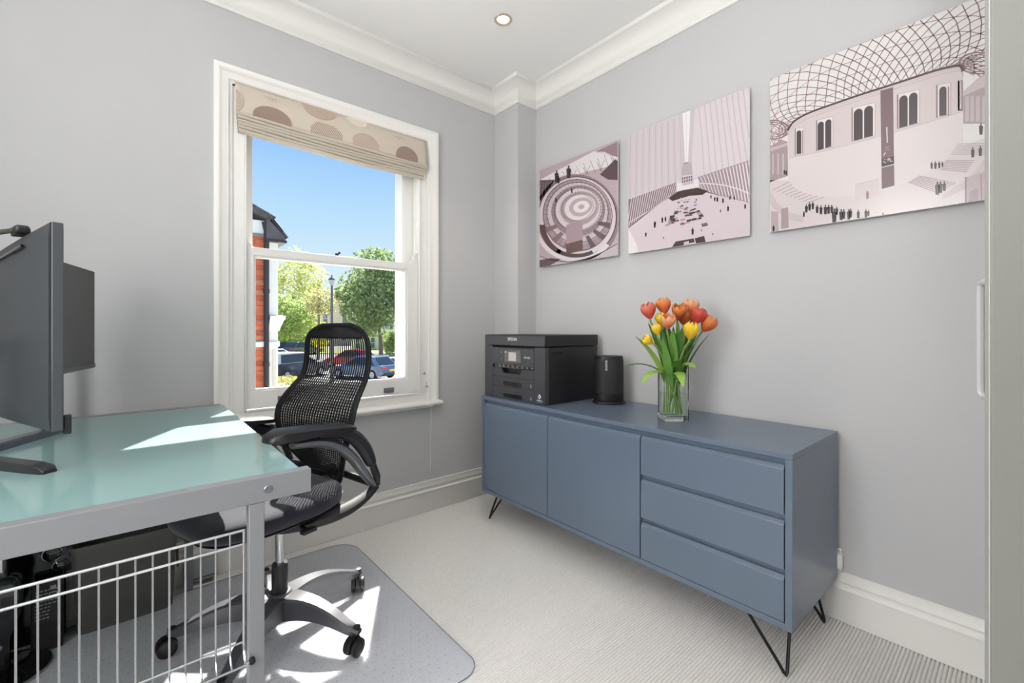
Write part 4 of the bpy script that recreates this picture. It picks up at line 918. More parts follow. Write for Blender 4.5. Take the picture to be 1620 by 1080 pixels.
p.poly([(1353, 292), (1390, 283), (1393, 309), (1353, 317)], (224, 210, 211), 6); p.line([(1353, 292), (1390, 283)], .002, (198, 182, 186), 7); p.poly([(1370, 303), (1375, 302), (1375, 315), (1370, 316)], (206, 190, 194), 7); p.person(1372.5, 314, 12, (150, 128, 132))
def arch(x0, x1, y0, y1, dy):
    """dark arched light from x0..x1, top y0, bottom y1, right side shifted up by dy"""
    h = (x1 - x0) / 2; q = [(x0, y1), (x0, y0 + h)] + [(x0 + h - h * math.cos(a), y0 + h - h * math.sin(a) - dy * (1 - math.cos(a)) / 2) for a in [PI * i / 8 for i in range(9)]] + [(x1, y1 - dy)]
    p.poly(q, (72, 56, 62), 8)
for x0, x1, y0, y1, sl_, two in ((1257, 1272, 204, 246, 3, 1), (1291, 1318, 191, 239, 7, 2), (1347, 1385, 171, 224, 9, 2), (1419, 1455, 150, 204, 9, 2), (1481, 1504, 135, 186, 5, 1), (1515.5, 1522.5, 128, 175, 1, 0)):
    p.poly([(x0, y0), (x1, y0 - sl_), (x1, y1 - sl_), (x0, y1)], (238, 229, 229), 6)
    p.line([(x0, y0), (x1, y0 - sl_)], .002, (190, 172, 176), 7); p.line([(x1, y0 - sl_), (x1, y1 - sl_)], .0022, (196, 178, 182), 7); p.line([(x0, y1), (x1, y1 - sl_)], .0028, (206, 190, 193), 7)
    p.line([(x0 + 1.2, y0), (x0 + 1.2, y1)], .004, (150, 128, 134), 7)
    if two == 2:
        m_ = (x0 + x1) / 2; g_ = (x1 - x0) * .1; arch(x0 + g_, m_ - 1.1, y0 + 3, y1 - 1, sl_ * .4); arch(m_ + 1.1, x1 - g_, y0 + 3 - sl_ * .5, y1 - 1 - sl_ * .5, sl_ * .4)
    elif two: arch(x0 + (x1 - x0) * .22, x0 + (x1 - x0) * .72, y0 + 3, y1 - 2, sl_ * .4); p.line([(x0 + (x1 - x0) * .85, y0 + 2), (x0 + (x1 - x0) * .85, y1 - 3)], .003, (150, 128, 134), 8)
    else: p.poly([(x0, y0), (x1, y0), (x1, y1), (x0, y1)], (206, 190, 193), 7)
p.poly([(1393, 143.5), (1413, 138), (1415, 293.5), (1395, 299)], (126, 100, 108), 8); p.poly([(1395, 252), (1414.5, 247), (1414.6, 259), (1395, 264)], (70, 54, 60), 9)
for i in range(14): x = rnd.uniform(1397, 1412); y = 261 - (x - 1395) * .25 - rnd.uniform(2, 9); p.poly([(x, y), (x + 2, y - .5), (x + 1.5, y + 1.5), (x - .4, y + 1.2)], (205, 190, 193), 10)
p.line([(1394.8, 265), (1414.8, 260)], .003, (228, 216, 218), 10)
p.line([(1404, 226), (1403, 201)], .0035, (214, 200, 204), 9); p.line([(1399.5, 234), (1407, 232)], .002, (190, 170, 176), 9); p.line([(1399.5, 238), (1407, 236)], .002, (190, 170, 176), 9); p.line([(1398, 246), (1401, 241)], .003, (230, 220, 222), 9)
# stairs, balustrades, visitors
for i in range(8): t = i / 7; p.line([(1437 + 17 * t, 288 - 10 * t), (1486 + 26 * t, 306 - 16 * t)], .0022, (176, 152, 158), 6)
for i in range(7): t = i / 6; p.line([(1488 + 8 * t, 268 - 14 * t), (1530 + 12 * t, 272 - 18 * t)], .0022, (178, 156, 161), 6)
for i in range(6): t = i / 5; p.line([(1504 + 10 * t, 244 - 16 * t), (1560 + 3 * t, 244 - 17 * t)], .0022, (180, 158, 163), 6)
p.poly(curve([(1491, 308), (1520, 290), (1545, 268), (1562, 248), (1620, 215)], 4) + [(1620, 245), (1562, 272), (1530, 297), (1491, 316)], (214, 199, 201), 7)
p.poly([(1528, 281), (1620, 250), (1620, 330), (1529, 319)], (196, 177, 181), 7.5); p.line([(1528, 280), (1528, 320)], .004, (150, 126, 132), 8); p.line([(1552, 276), (1553, 316)], .003, (160, 138, 143), 8); p.poly([(1533, 304), (1547, 298), (1547, 317), (1533, 320)], (172, 150, 156), 8)
for i in range(9): t = i / 8; p.line([(1222 + 55 * t, 301 + 20 * t), (1248 + 60 * t, 288 + 22 * t)], .0024, (178, 156, 161), 4)
p.poly(curve([(1219, 304), (1232, 322), (1250, 336), (1271, 341)], 4) + [(1270, 352), (1246, 347), (1230, 336), (1219, 324)], (216, 201, 203), 6)
p.poly([(1220, 334), (1231, 335), (1232, 366), (1220, 367)], (196, 178, 182), 7); p.poly([(1236, 330), (1247, 328), (1248, 360), (1236, 362)], (180, 160, 165), 7); p.person(1224, 366, 10)
for px, py, h in ((1276, 336, 13), (1281, 333, 13), (1286, 331, 12), (1293, 337, 13), (1299, 339, 14), (1306, 339, 15), (1311, 338, 14), (1316, 337, 13), (1320, 352, 22), (1324, 340, 13), (1331, 348, 17), (1335, 346, 15), (1343, 347, 16), (1346, 344, 14), (1358, 345, 13), (1370, 344, 13), (1374, 342, 10), (1397, 341, 5), (1272, 343, 9), (1483, 308, 20), (1488, 305, 18), (1494, 302, 15), (1474, 267, 11), (1480, 267, 12), (1486, 266, 11), (1491, 264, 9), (1539, 249, 16), (1551, 247, 16), (1552, 213, 18), (1241, 276, 8), (1244, 277, 8)): p.person(px, py, h)
p.finish('large print of a round stone hall under a lattice glass roof, rightmost on the wall', GR)

# --- middle print: white ribbed concourse
p = Print(.776, 1.379, 1.475, 2.102)
p.poly([(985, 100), (1200, 60), (1200, 420), (985, 420)], (226, 214, 219), 0)
p.poly([(995, 200), (1078, 165), (1083, 280), (1060, 292), (995, 314)], (221, 208, 214), 1); p.poly([(1092, 160), (1190, 130), (1190, 250), (1105, 282), (1090, 280)], (229, 218, 223), 1)
for k in range(17):
    x = 998 + k * 4.9; p.line(curve([(x, 212 - k * 1.7), (x - 1 + k * .1, 250), (x - 2.5 + k * .35, 314 - k * 1.5)], 3), .0042, (205 + (k % 2) * 26, 190 + (k % 2) * 28, 197 + (k % 2) * 26), 2)
for k in range(20):
    x = 1106 + k * 4.4; p.line(curve([(x - 2, 156 - k * 1.6), (x + 4 + k * .2, 215 - k * .6), (x + 9 + k * .5, 286 - k * 1.6)], 3), .0036, (206 + (k % 2) * 28, 192 + (k % 2) * 28, 199 + (k % 2) * 28), 2)
p.poly([(1072, 168), (1100, 158), (1094, 262), (1080, 264)], (216, 203, 209), 3); p.poly([(1079, 165), (1093, 160), (1088.5, 258), (1084, 259)], (250, 247, 248), 4); p.line([(1085.5, 162), (1086, 258)], .0018, (200, 186, 193), 5); p.poly([(1080, 258), (1094, 256), (1096, 276), (1078, 278)], (196, 182, 188), 4)
p.poly([(993, 316), (1070, 288), (1070, 306), (1050, 318), (993, 362)], (150, 128, 137), 4); p.poly([(1104, 280), (1190, 252), (1190, 322), (1150, 312), (1108, 302)], (172, 152, 160), 4)
for k in range(21): t = k / 20; x = 995 + 74 * t; p.line([(x + 5, 311 - 25 * t), (x - 3, 360 - 50 * t)], .0042 * (1 - .4 * t), (236, 226, 230), 5)
for k in range(17): t = k / 16; x = 1108 + 82 * t; p.line([(x - 5, 281 - 26 * t), (x + 5, 302 + 20 * t)], .0055 * (.5 + .5 * t), (240, 231, 235), 5)
p.line([(995, 352), (1030, 332), (1062, 308)], .0035, (240, 232, 236), 6); p.line(curve([(1108, 290), (1140, 292), (1165, 298), (1190, 308)], 4), .0045, (238, 229, 233), 6)
p.poly([(993, 362), (1040, 322), (1066, 306), (1118, 303), (1150, 312), (1190, 322), (1190, 420), (993, 420)], (228, 214, 220), 4)
p.poly([(1058, 314), (1074, 302), (1104, 297), (1120, 302), (1112, 308), (1090, 310), (1064, 318)], (74, 56, 54), 6); p.poly([(1070, 291), (1104, 283), (1106, 295), (1072, 303)], (243, 236, 239), 7); p.poly([(1078, 282), (1096, 278), (1098, 290), (1080, 294)], (210, 196, 203), 8)
for i in range(10): p.poly([(1079 + i % 5 * 3.6, 281 - i % 5 * .8 + i // 5 * 5), (1081 + i % 5 * 3.6, 280.6 - i % 5 * .8 + i // 5 * 5), (1081 + i % 5 * 3.6, 284 - i % 5 * .8 + i // 5 * 5), (1079 + i % 5 * 3.6, 284.4 - i % 5 * .8 + i // 5 * 5)], (120, 98, 106), 9)
for i in range(75):
    v = rnd.random() ** .8; y = 312 + 44 * v; w_ = 8 + 22 * v; x = 1082 + rnd.uniform(-w_, w_ + 10 * (1 - v)); s_ = 1.2 + 3.2 * v; g_ = rnd.choice((70, 95, 130, 165, 190, 245))
    p.poly([(x, y), (x + s_ * 2, y - s_ * .45), (x + s_ * 2.1, y + s_ * .35), (x + .1, y + s_ * .85)], (g_, g_ * .86, g_ * .9), 9 + i * .05)
for q in ([(1063, 391), (1069, 382), (1080, 380), (1098, 377), (1099, 383), (1084, 386), (1080, 391)], [(1099, 377), (1114, 373), (1117, 384), (1102, 386)]): p.poly(q, (84, 64, 66), 8)
p.poly([(1082, 383), (1090, 381), (1090, 388), (1082, 389)], (225, 212, 216), 9)
for px, py, h in ((1096, 371, 11), (1131, 318, 7), (1135, 319, 8), (1144, 321, 8), (1152, 334, 9), (1155, 316, 7), (1179, 330, 8), (1036, 360, 10), (1048, 352, 9), (1053, 350, 8), (1022, 374, 7), (1125, 314, 6), (1162, 316, 6), (1037, 356, 6), (1140, 336, 5), (1128, 372, 4), (1110, 366, 4), (1050, 378, 4)): p.person(px, py, h)
p.poly([(994, 360), (1008, 388), (1010, 402), (994, 404)], (245, 238, 241), 6)
p.finish('square print of a white ribbed concourse hall, the middle of the three', GR)

# --- small print nearest the corner: spiral ramp in a glass drum
p = Print(1.446, 2.048, 1.475, 2.096)
p.poly([(845, 200), (990, 200), (990, 440), (845, 440)], (196, 176, 184), 0)
p.poly([(855, 284), (938, 240), (982, 222), (982, 256), (968, 262), (925, 272), (880, 290), (856, 300)], (240, 233, 235), 1)
for k in range(10): x = 868 + k * 11; p.line([(x, 285 - k * 4), (x + (6 if k % 2 else -6), 268 - k * 3 + 24)], .0032, (120, 98, 106), 2); p.line([(x, 280 - k * 4.4), (x + 8, 292 - k * 3)], .0028, (140, 118, 126), 2)
p.poly([(940, 240), (982, 222), (982, 250), (968, 246), (956, 240)], (158, 132, 142), 3); p.line(curve([(940, 240), (958, 243), (982, 256)], 4), .006, (222, 208, 213), 4)
p.poly([(949, 276), (975, 250), (982, 262), (982, 285), (962, 284)], (96, 74, 82), 3); p.poly([(854, 285), (878, 284), (862, 312), (854, 318)], (110, 88, 96), 3)
for k in range(5): p.line([(856 + k * 4, 288), (852 + k * 5, 318)], .002, (190, 170, 178), 4)
T_ = -.30
for cx, cy, rx, ry, w_, col, L in ((913, 345, 66, 70, .10, (150, 126, 135), 3), (913, 343, 61, 63, .12, (228, 216, 221), 4), (913, 340, 54, 56, .16, (176, 154, 163), 5), (914, 336, 48, 47, .14, (214, 200, 206), 6), (915, 333, 43, 40, .20, (160, 136, 146), 7), (916, 331, 37, 33, .22, (226, 214, 219), 8), (917, 329, 31, 26, .28, (186, 166, 174), 9), (918, 328, 25, 20, .3, (234, 224, 228), 10), (919, 327, 19, 14, .35, (196, 178, 186), 11), (920, 327, 13, 9, .6, (238, 230, 233), 12)): p.ring(cx, cy, rx, ry, w_, col, L, tilt=T_)
for rx, ry, cy in ((62, 64, 343), (49, 48, 336), (37.5, 33.5, 331), (26, 21, 328), (55, 57, 340)): p.ring(914, cy, rx, ry, .018, (92, 72, 80), 13, tilt=T_)
for k in range(44):
    a = 2 * PI * k / 44; c_, s_ = math.cos(a), math.sin(a)
    for r0, r1, ry0, ry1, cy in ((54, 46, 56, 47, 339), (43, 35, 40, 32, 333), (31, 23, 26, 19, 329)):
        q = [(914 + (r * c_) * math.cos(T_) - (ry * s_) * math.sin(T_), cy + (r * c_) * math.sin(T_) + (ry * s_) * math.cos(T_)) for r, ry in ((r0, ry0), (r1, ry1))]; p.line(q, .0016, (112, 90, 98), 13)
for k in range(7):                                                         # treads on the near side of the ramp
    a = .15 + k * .42; q = [(913 + r * math.cos(a), 345 + r * .95 * math.sin(a)) for r in (34, 54)]; b2 = [(913 + r * math.cos(a + .17), 345 + r * .95 * math.sin(a + .17)) for r in (54, 34)]
    p.poly(q + b2, (112, 88, 90) if k < 3 else (140, 114, 122), 14)
p.ring(912, 352, 58, 58, .14, (96, 72, 70), 14, a0=.75 * PI - .3, a1=.98 * PI); p.ring(912, 350, 60, 57, .10, (88, 66, 66), 14, a0=.35 * PI, a1=.68 * PI)
p.ring(911, 352, 66, 62, .10, (236, 226, 230), 15, a0=.2 * PI, a1=.95 * PI); p.poly([(896, 356), (922, 348), (922, 396), (896, 402)], (178, 154, 163), 15); p.poly([(896, 386), (922, 379), (922, 396), (896, 402)], (112, 84, 84), 16)
p.poly(curve([(853, 402), (870, 410), (905, 413), (940, 404), (980, 384)], 4) + [(982, 412), (850, 428)], (206, 190, 197), 15); p.poly([(853, 412), (872, 408), (888, 410), (870, 420), (853, 424)], (112, 88, 94), 16)
p.line(curve([(853, 404), (872, 411), (905, 414), (940, 405), (980, 384)], 4), .004, (92, 70, 78), 16)
for px, py, h in ((900, 282, 20), (881, 288, 18), (905, 305, 8), (880, 320, 8), (884, 290, 12)): p.person(px, py, h, (66, 50, 58), 17)
p.finish('square print of a spiral ramp seen from above, nearest the corner pier', GR)

# ------------------------------------------------------------------ outside: street level is 2 m below the room's floor
GZ = -2.0
def gd(py): return (EYE - GZ) * 704 / (py - 520.5)
m_road = mat('asphalt', '#9b9894', .9, noise=.08, scale=2); m_pave = mat('paving', '#cdc5b6', .9, noise=.08, scale=3); m_grass = mat('grass', '#9fb35a', .95, noise=.25, scale=2)
def slabxy(corners, z0, z1): return MB().prism([(c.x, c.y) for c in corners], z0, z1, lambda u, v, d: Vector((u, v, d)))
def fr_(r, f): return RV * r + FV * f
struct(slabxy([fr_(-90, 4), fr_(60, 4), fr_(60, 160), fr_(-90, 160)], GZ - .3, GZ).build('road', m_road))
struct(slabxy([fr_(-40, 4), fr_(25, 4), fr_(25, 24.5), fr_(-40, 24.5)], GZ, GZ + .10).build('pavement', m_pave))
struct(slabxy([fr_(-60, 58), fr_(30, 50), fr_(30, 61), fr_(-60, 70)], GZ, GZ + .12).build('lawn', m_grass))

# neighbouring brick house
nb = thing('brick_house', 'red brick house with white bay and black drainpipe close outside the window', 'house', (.8, 8.3, GZ))
N_ = lambda mb, name, m, **k: part(mb, name, m, nb, True, **k)
m_mortar = mat('mortar', '#b9a999', .95, noise=.1, scale=20); m_brk = [mat('brick_orange', '#dd7850', .85, noise=.18, scale=14), mat('brick_red', '#c96344', .85, noise=.18, scale=14), mat('brick_pale', '#d98a64', .85, noise=.2, scale=14)]
m_slate = mat('roof_slate', '#5d5a5c', .75, noise=.3, scale=8)
BY, BX1 = 7.5, 1.508
N_(MB().box((-2.6, BY + .012, GZ), (BX1 - .002, 9.6, 2.50)), 'wall', m_mortar)
rnd = random.Random(11)
bm_ = {}
def brick_mesh(w_, mi):
    if (w_, mi) not in bm_:
        o = MB().box((0, 0, 0), (w_, .03, .065)).build('brick', m_brk[mi], nb, bevel=0, smooth=False); COL.objects.unlink(o); bm_[(w_, mi)] = o
    return bm_[(w_, mi)]
def lay(x, z, w_):
    o = brick_mesh(w_, rnd.choice((0, 0, 1, 1, 0, 2))).copy(); COL.objects.link(o); o.parent = nb
    o.location = Vector((x, BY + rnd.uniform(-.003, .003), z)) - Vector(nb.location)
for r_ in range(34):
    z = -.06 + r_ * .075; x = BX1
    for w_ in ((.215,) * 7 + (.1025,) if r_ % 2 else (.1025,) + (.215,) * 7):
        if .82 < z + .03 < .93: break
        lay(x - w_, z, w_); x -= w_ + .010
for o in bm_.values(): bpy.data.objects.remove(o)
N_(MB().box((-2.6, BY - .03, 2.50), (BX1 + .01, BY + .02, 2.70)), 'fascia', m_ext, bevel=.006)
N_(MB().box((-2.6, BY - .045, 2.45), (BX1 + .0, BY + .02, 2.497)), 'corbel', mat('corbel_stone', '#8f857c', .9))
rf = MB(); rf.prism([(-3.0, 5.0), (-3.0, 4.86), (BX1 + .07, 2.70), (BX1 + .10, 2.78)], BY - .10, 9.7, lambda u, v, d: Vector((u, d, v))); N_(rf, 'roof', m_slate)
for k in range(12):
    x = BX1 + .08 - k * .26; z = 2.78 + k * .26 * .485
    N_(MB().box((-.15, 0, 0), (.15, 2.2, .02), Matrix.Translation((x - .08, BY - .115, z + .03)) @ Matrix.Rotation(math.atan(.485), 4, 'Y')), 'roof_tile', m_slate)
dpx = on_y(421.5, 500, BY - .05).x; dp = MB().tube([(dpx, BY - .05, GZ + .02), (dpx, BY - .05, 2.55), (dpx - .03, BY - .05, 2.68)], .036, 10)
dpo = N_(dp, 'drainpipe', mat('pipe_black', '#2c2b30', .4))
for z in (.55, 1.65): N_(MB().lathe([(.044, -.03), (.044, .03)], (dpx, BY - .05, z), 12), 'pipe_collar', MATS['pipe_black'])
bxa, bxb = on_y(425.5, 500, BY - .02).x, on_y(440, 500, BY - .02).x
N_(MB().box((bxa, BY - .02, GZ), (bxb, 9.4, 2.42)), 'bay_pier', m_ext, bevel=.006)
N_(MB().box((bxa + .05, BY - .026, GZ + .3), (bxb - .03, BY - .019, .78)), 'bay_panel', mat('panel_cream', '#e4dcc6', .7), bevel=.004)
N_(MB().box((BX1 - .6, BY - .05, .815), (bxb + .02, 9.42, .895)), 'ledge', m_ext, bevel=.01)
cr = MB(); cr.loft([[Vector((x0, BY - d, z)), Vector((bxb + d, BY - d, z)), Vector((bxb + d, 9.4, z)), Vector((x0, 9.4, z))] for x0 in (bxa,) for d, z in ((.02, 1.05), (.035, 1.12), (.075, 1.22), (.09, 1.235), (.09, 1.28), (.03, 1.29))]); N_(cr, 'bay_cornice', m_ext)
br_ = MB(); br_.prism([(bxa - .05, 2.75), (bxa - .05, 2.42), (bxb + .09, 2.42), (bxb + .07, 2.50)], BY - .10, 9.5, lambda u, v, d: Vector((u, d, v))); N_(br_, 'bay_roof', m_slate)
N_(MB().box((bxa - .05, BY - .12, 2.39), (bxb + .10, 9.5, 2.425)), 'bay_gutter', MATS['pipe_black'])
for k in range(3): N_(MB().box((-.11, -.02, 0), (.11, 1.9, .018), Matrix.Translation((bxa + .02 + k * .07, BY - .12, 2.72 - k * .085)) @ Matrix.Rotation(.9, 4, 'Y')), 'roof_tile', m_slate)

# street lamp
lp = at(525, 520.5, 22); t = thing('street_lamp', 'dark old fashioned street lamp post on the pavement across the street', 'street lamp', (lp.x, lp.y, GZ + .0))
m_lp = mat('lamp_post_grey', '#4d4f54', .5); hz = EYE + (520.5 - 437) * 22 / 704 - GZ
MB().lathe([(.13, 0), (.13, .5), (.09, .6), (.075, 1.0), (.055, hz - .52), (.055, hz - .45)], (0, 0, 0), 14).build('post', m_lp, t)
MB().lathe([(.07, hz - .45), (.09, hz - .42), (.16, hz - .20), (.17, hz - .18)], (0, 0, 0), 6).build('lantern', mat('lantern_glass', '#7e8a94', .2), t)
MB().lathe([(.19, hz - .18), (.17, hz - .15), (.06, hz - .05), (.035, hz - .03), (.03, hz + .05), (.0, hz + .1)], (0, 0, 0), 6).build('lantern_cap', m_lp, t)

# trees
def leaf_material(name, h, tr):
    m = bpy.data.materials.new(name); m.use_nodes = True; n = m.node_tree; b = n.nodes['Principled BSDF']; b.inputs['Roughness'].default_value = .6; b.inputs['Specular IOR Level'].default_value = .3
    a = n.nodes.new('ShaderNodeAttribute'); a.attribute_name = 'shade'; r = n.nodes.new('ShaderNodeValToRGB'); c = lin(h)
    r.color_ramp.elements[0].color = (*[x * .65 for x in c], 1); r.color_ramp.elements[1].color = (*[min(1, x * 1.35) for x in c], 1); n.links.new(a.outputs['Fac'], r.inputs[0]); n.links.new(r.outputs[0], b.inputs['Base Color'])
    t = n.nodes.new('ShaderNodeBsdfTranslucent'); n.links.new(r.outputs[0], t.inputs[0]); x = n.nodes.new('ShaderNodeMixShader'); x.inputs[0].default_value = tr
    n.links.new(b.outputs[0], x.inputs[1]); n.links.new(t.outputs[0], x.inputs[2]); n.links.new(x.outputs[0], n.nodes['Material Output'].inputs[0]); return m
LM = {'lime': leaf_material('leaf_lime', '#ccd192', .5), 'green': leaf_material('leaf_green', '#abbd7b', .45), 'olive': leaf_material('leaf_olive', '#bebd84', .5), 'deep': leaf_material('leaf_deep', '#95a873', .4), 'gold': leaf_material('leaf_gold', '#e3d244', .4), 'hedge': leaf_material('leaf_hedge', '#7d9a55', .4), 'pale': leaf_material('leaf_pale', '#c3bf7c', .4)}
m_bark = mat('bark', '#7d7266', .9, noise=.25, scale=6)
def foliage(root, cen, rad, n, size, m, seed, ncl=40, spread=.22):
    g = np.random.default_rng(seed); cen = np.array(cen); rad = np.array(rad)
    u = g.normal(size=(ncl, 3)); u /= np.linalg.norm(u, axis=1)[:, None]; cl = u * (g.uniform(.25, 1, (ncl, 1)) ** .45) * .86
    k = g.integers(0, ncl, n); p = cl[k] + g.normal(size=(n, 3)) * spread; L = np.linalg.norm(p, axis=1); p = p / np.maximum(1, L / 1.05)[:, None]
    p = cen + p * rad; a = g.normal(size=(n, 3)); a /= np.linalg.norm(a, axis=1)[:, None]; b = np.cross(a, g.normal(size=(n, 3))); b /= np.linalg.norm(b, axis=1)[:, None]
    s = size * g.uniform(.6, 1.3, (n, 1)); q = np.stack([p - a * s, p + b * s * .55, p + a * s, p - b * s * .55], 1).reshape(-1, 3)
    me = bpy.data.meshes.new('foliage'); me.from_pydata(q.tolist(), [], [tuple(range(4 * i, 4 * i + 4)) for i in range(n)]); me.materials.append(m)
    sh_ = me.attributes.new('shade', 'FLOAT', 'POINT'); sh_.data.foreach_set('value', np.repeat(np.clip(.5 + g.normal(size=n) * .25, 0, 1), 4))
    o = bpy.data.objects.new('foliage', me); COL.objects.link(o); o.parent = root; o['kind'] = 'stuff'; return cl * rad + cen
def tree(name, label, px, d, cpx, cpy, rx, ry, n, size, m, seed, tr=.16, group=None, spread=.22, depth=None):
    b = at(px, 520.5, d); root = thing(name, label, 'tree', (b.x, b.y, GZ), 0, group)
    c = at(cpx, cpy, d); k = d / 704; cen = Vector((c.x - b.x, c.y - b.y, c.z - GZ)); rad = (rx * k, (depth or rx) * k, ry * k)
    cl = foliage(root, cen, rad, n, size, m, seed, spread=spread); rn = random.Random(seed)
    tk = MB(); fork = Vector((cen.x * .4, cen.y * .4, max(1.2, cen.z - rad[2] * .75)))
    tk.tube(smoothcurve([(0, 0, 0), fork * .5 + Vector((.05, 0, 0)), fork, cen + Vector((0, 0, rad[2] * .45))], 5), tr, 8, rs=[tr * (1.15 - .9 * i / 15) for i in range(16)])
    tk.build('trunk', m_bark, root)
    for i in rn.sample(range(len(cl)), 9):
        p = Vector(cl[i]); br = MB(); mid = fork.lerp(p, .5) + Vector((0, 0, .12 * rad[2])); st0 = fork.lerp(cen, rn.uniform(0, .5))
        br.tube(smoothcurve([st0, mid, p], 4), tr * .3, 5, rs=[tr * (.42 - .34 * j / 8) for j in range(9)]); br.build('branch', m_bark, root)
    return root
tree('lime_tree', 'tall pale lime green tree at the left, open crown against the sky', 490, 74, 470, 442, 48, 50, 4200, .24, LM['lime'], 1, .22, spread=.15)
tree('round_tree', 'bushy mid green tree low on the left behind the parked cars', 458, 57, 460, 503, 40, 34, 4200, .22, LM['green'], 2, .13)
tree('slender_tree', 'small thin olive tree with bare branches left of the street lamp', 503, 45, 507, 478, 28, 24, 1300, .15, LM['olive'], 3, .16, spread=.16)
tree('street_tree', 'big dense dark green street tree at the right of the window', 603, 50, 594, 462, 56, 66, 8500, .25, LM['deep'], 4, .24, spread=.2)
tree('street_tree', 'yellow green treetop rising behind the big dark street tree', 640, 61, 640, 450, 26, 46, 2000, .26, LM['lime'], 8, .2)
def shrub(name, label, px, gy, w_, h_, n, size, m, seed, cat='shrub'):
    d = gd(gy); b = at(px, 520.5, d); k = d / 704; r = thing(name, label, cat, (b.x, b.y, GZ + .1))
    foliage(r, (0, 0, h_ * k * .5), (w_ * k * .5, w_ * k * .35, h_ * k * .55), n, size, m, seed, 14, .3)
    MB().tube([(0, 0, 0), (.02, 0, h_ * k * .4)], .03, 6).build('stem', m_bark, r)
shrub('kerb_shrub', 'low yellowish shrub by the near kerb beside the white bay', 454, 611, 40, 13, 700, .06, LM['pale'], 21)
shrub('golden_shrub', 'golden yellow shrub beneath the small olive tree', 508, 556, 28, 44, 900, .14, LM['gold'], 22)
shrub('garden_hedge', 'long green hedge behind the two far parked cars', 470, 553, 95, 26, 2200, .15, LM['hedge'], 23, 'hedge')
shrub('bush', 'rounded bush behind the blue car near the right window edge', 616, 562, 22, 36, 800, .16, LM['green'], 24)

# far houses
def house(name, label, pxl, pxr, d, eave_y, ridge_y, wall, roofm, wins, depth=7.0, gable=False, chim=(), cols=0):
    k = d / 704; w_ = (pxr - pxl) * k; c = at((pxl + pxr) / 2, 520.5, d); r = thing(name, label, 'house', (c.x, c.y, GZ), -YAW)
    he = EYE + (520.5 - eave_y) * k - GZ; hr = EYE + (520.5 - ridge_y) * k - GZ
    MB().box((-w_ / 2, 0, 0), (w_ / 2, depth, he)).build('wall', wall, r)
    rf_ = MB()
    if gable: rf_.prism([(-w_ / 2 - .3, he - .12), (0, hr), (w_ / 2 + .3, he - .12), (w_ / 2 + .3, he + .1), (0, hr + .22), (-w_ / 2 - .3, he + .1)], -.3, depth, lambda u, v, q: Vector((u, q, v))); MB().prism([(-w_ / 2, he), (w_ / 2, he), (0, hr)], 0, .3, lambda u, v, q: Vector((u, q, v))).build('gable', wall, r)
    else: rf_.prism([(-.4, he), (depth / 2, hr), (depth + .2, he)], -w_ / 2 - .2, w_ / 2 + .2, lambda u, v, q: Vector((q, u, v)))
    rf_.build('roof', roofm, r)
    for (px, ty, by, ww) in wins:
        x = (px - (pxl + pxr) / 2) * k; za = EYE + (520.5 - by) * k - GZ; zb2 = EYE + (520.5 - ty) * k - GZ; h2 = ww * k / 2
        f_ = MB().box((x - h2 - .08, -.10, za - .1), (x + h2 + .08, .02, za)).box((x - h2 - .08, -.08, zb2), (x + h2 + .08, .02, zb2 + .1)).box((x - h2 - .08, -.08, za), (x - h2, .02, zb2)).box((x + h2, -.08, za), (x + h2 + .08, .02, zb2)).box((x - h2, -.05, (za + zb2) / 2 - .04), (x + h2, .0, (za + zb2) / 2 + .04)).build('window', m_ext, r)
        MB().box((x - h2, -.03, za), (x + h2, -.012, zb2)).build('pane', MATS['far_pane'], f_)
    for (px, ty, ww) in chim:
        x = (px - (pxl + pxr) / 2) * k; zt2 = EYE + (520.5 - ty) * k - GZ; h2 = ww * k / 2; y0 = depth * .42
        ch_ = MB().box((x - h2, y0, he), (x + h2, y0 + 1, zt2)).box((x - h2 - .08, y0 - .08, zt2 - .35), (x + h2 + .08, y0 + 1.08, zt2 - .2)).build('chimney', m_brk[1], r)
        MB().lathe([(.16, 0), (.13, .5), (.15, .55), (.0, .55)], (x, y0 + .5, zt2), 10).build('chimney_pot', m_brk[0], ch_)
    for i in range(cols):
        x = -w_ / 2 + w_ * (i + .5) / cols
        MB().lathe([(.22, 0), (.22, .2), (.15, .25), (.13, 2.5), (.2, 2.6), (.2, 2.75)], (x, -.9, 0), 12).build('column', m_ext, r)
    if cols: MB().box((-w_ / 2, -1.15, 2.75), (w_ / 2, 0, 3.0)).build('porch_beam', m_ext, r)
    return r
mat('far_pane', '#6d7a84', .15)
m_cream = mat('render_cream', '#ddd0b4', .85, noise=.06, scale=1); m_rwhite = mat('render_white', '#eceae4', .8)
house('cream_house', 'cream rendered house with dark pitched roof behind the street lamp', 500, 562, 88, 488, 470, m_cream, m_slate, ((515, 496, 512, 7), (545, 496, 512, 7), (515, 520, 538, 7), (545, 520, 538, 7)), gable=True, chim=((548, 449, 14),))
house('terrace_house', 'white terrace house with porch columns behind the big street tree', 556, 662, 66, 500, 478, m_rwhite, m_slate, ((578, 508, 520, 6), (598, 508, 520, 6), (620, 508, 520, 6), (566, 534, 550, 6), (590, 534, 550, 6), (612, 534, 550, 6), (628, 534, 550, 6)), cols=6)
house('brick_house', 'distant brick house with slate roof seen between the left trees', 425, 492, 95, 486, 468, m_brk[2], m_slate, ((448, 494, 506, 5), (470, 494, 506, 5), (448, 516, 530, 5), (470, 516, 530, 5)), chim=((486, 452, 10),))

